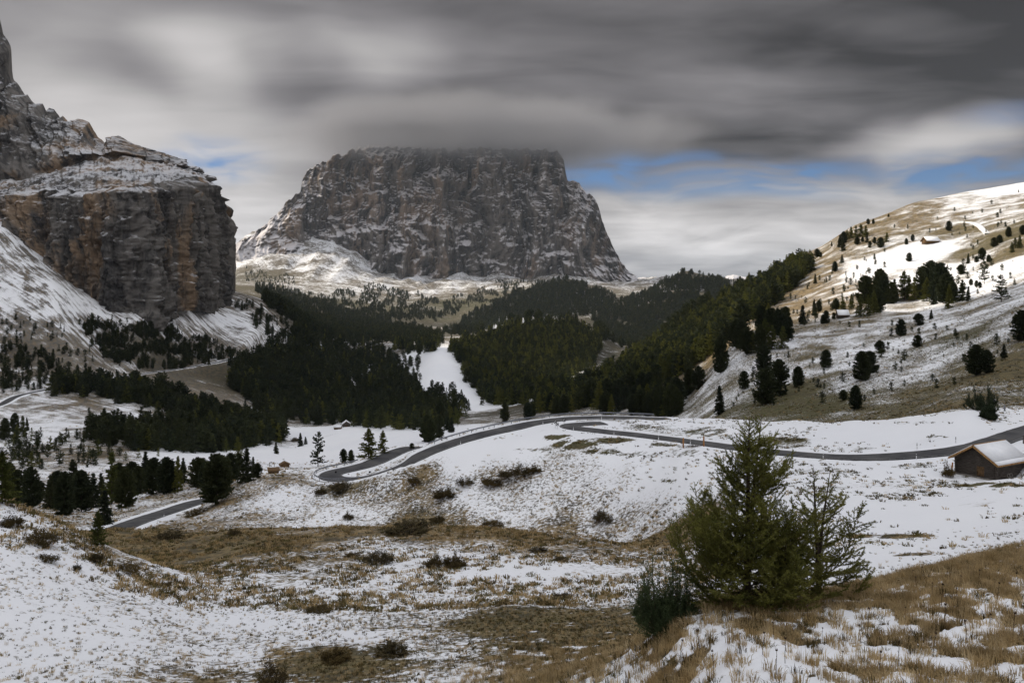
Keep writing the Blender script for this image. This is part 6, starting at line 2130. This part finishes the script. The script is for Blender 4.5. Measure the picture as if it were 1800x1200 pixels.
# brushwood between the wooden posts, and a small frame on the valley meadow
p = ground(1219, 786)
o = empty('brushwood_heap', p, 0.4)
rb_ = random.Random(8)
tw = MB()
for k in range(60):
    a = Vector((rb_.gauss(0, 0.9), rb_.gauss(0, 0.45), rb_.uniform(0, 0.25)))
    b = a + Vector((rb_.gauss(0, 0.8), rb_.gauss(0, 0.5), rb_.uniform(-0.1, 0.35)))
    tw.tube([a, b], [0.03, 0.012], 4)
tw.build('sticks', M_TWIG, o)
gs = MB()
for k in range(40):
    a = Vector((rb_.gauss(0, 1.0), rb_.gauss(0, 0.5), 0.0))
    gs.tube([a, a + Vector((rb_.gauss(0, 0.3), rb_.gauss(0, 0.2), rb_.uniform(0.1, 0.4)))], [0.02, 0.006], 3)
gs.build('dry_stems', M_STRAW, o)
tag(o, 'low heap of cut brown brushwood between the two orange posts', 'brushwood')
p = ground(478, 820)
w_m = 8 / F * p.y
o = empty('timber_gate', p, 0.2)
for sx in (-0.5, 0.5):
    MB().box((sx * w_m, 0, 0.7), (0.16, 0.16, 1.8)).build('post', M_WOOD, o)
MB().box((0, 0, 1.6), (w_m * 1.1, 0.12, 0.14)).build('crossbar', M_WOOD, o)
tag(o, 'small open timber gate on the meadow beside the hay huts', 'gate')


# ------------------------------------------------------------------ cloud cap hiding the summit
def cloud_cap():
    d = 5150 * K
    c = at(850, 234, d)
    rx, ry, rz = 500 / F * d, 1100.0, 86 / F * d
    n, m = 48, 24
    V = []
    for i in range(m + 1):
        th = math.pi * i / m
        for j in range(n):
            ph = 2 * math.pi * j / n
            V.append((math.sin(th) * math.cos(ph), math.sin(th) * math.sin(ph), math.cos(th)))
    V = np.array(V)
    q = []
    for i in range(m):
        for j in range(n):
            q.append([i * n + j, (i + 1) * n + j, (i + 1) * n + (j + 1) % n, i * n + (j + 1) % n])
    me = new_mesh('cloud', V, quads=np.array(q), smooth=True)
    mt = bpy.data.materials.new('summit_cloud_vapour')
    mt.use_nodes = True
    t = NT(mt.node_tree)
    tc = t.n('ShaderNodeTexCoord')
    r = t.vmath('LENGTH', tc.outputs['Object'])
    geo = t.n('ShaderNodeNewGeometry')
    mp = t.n('ShaderNodeMapping')
    mp.inputs['Scale'].default_value = (0.0011, 0.0011, 0.0035)
    t.link(tc.outputs['Object'], mp.inputs['Vector'])
    mp.inputs['Scale'].default_value = (3.2, 1.6, 0.9)
    nz = t.noise(mp.outputs[0], 1.0, 3, 0.55)
    rr = t.math('ADD', r, t.math('MULTIPLY', t.math('SUBTRACT', nz, 0.5), 1.3))
    den = t.math('MULTIPLY', t.ss(rr, 0.15, 1.0, 1.0, 0.0), t.ss(r, 0.25, 1.0, 1.0, 0.0))
    vol = t.n('ShaderNodeVolumePrincipled')
    vol.inputs['Color'].default_value = (0.42, 0.425, 0.46, 1)
    vol.inputs['Anisotropy'].default_value = 0.2
    t.link(t.math('MULTIPLY', den, 0.009), vol.inputs['Density'])
    out = t.n('ShaderNodeOutputMaterial')
    t.link(vol.outputs[0], out.inputs['Volume'])
    o = obj('cloud', me, mt, None, c)
    o.scale = (rx, ry, rz)
    tag(o, 'grey cloud cap swallowing the summit of the far massif', 'cloud', kind='stuff')


cloud_cap()


# ------------------------------------------------------------------ thin mountain air
def haze_box():
    lo, hi = (-36000.0, -36000.0, -420.0), (36000.0, 36000.0, 1135.0)
    mb = MB().box([(a + b) / 2 for a, b in zip(lo, hi)], [b - a for a, b in zip(lo, hi)])
    mt = bpy.data.materials.new('thin_air')
    mt.use_nodes = True
    t = NT(mt.node_tree)
    vol = t.n('ShaderNodeVolumePrincipled')
    vol.inputs['Color'].default_value = (0.72, 0.84, 1.0, 1)
    vol.inputs['Density'].default_value = 0.000011
    out = t.n('ShaderNodeOutputMaterial')
    t.link(vol.outputs[0], out.inputs['Volume'])
    o = mb.build('haze', mt)
    tag(o, 'thin bluish air between the viewpoint and the far massif', 'haze', kind='stuff')


haze_box()


# ------------------------------------------------------------------ number the look-alikes from left to right
ORD = ['first', 'second', 'third', 'fourth', 'fifth', 'sixth', 'seventh', 'eighth', 'ninth', 'tenth', 'eleventh', 'twelfth', 'thirteenth', 'fourteenth', 'fifteenth', 'sixteenth', 'seventeenth']
same = {}
for o in COL.objects:
    if o.parent is None and o.get('category') == 'tree':
        same.setdefault(o['label'], []).append(o)
for lab, os_ in same.items():
    if 1 < len(os_) <= 17:
        os_.sort(key=lambda o: o.location.x / max(o.location.y, 1.0))
        for i, o in enumerate(os_):
            words = lab.split()
            tail = (ORD[i] + ' from the left').split()
            o['label'] = ' '.join(words[:16 - len(tail)]) + ', ' + ' '.join(tail)
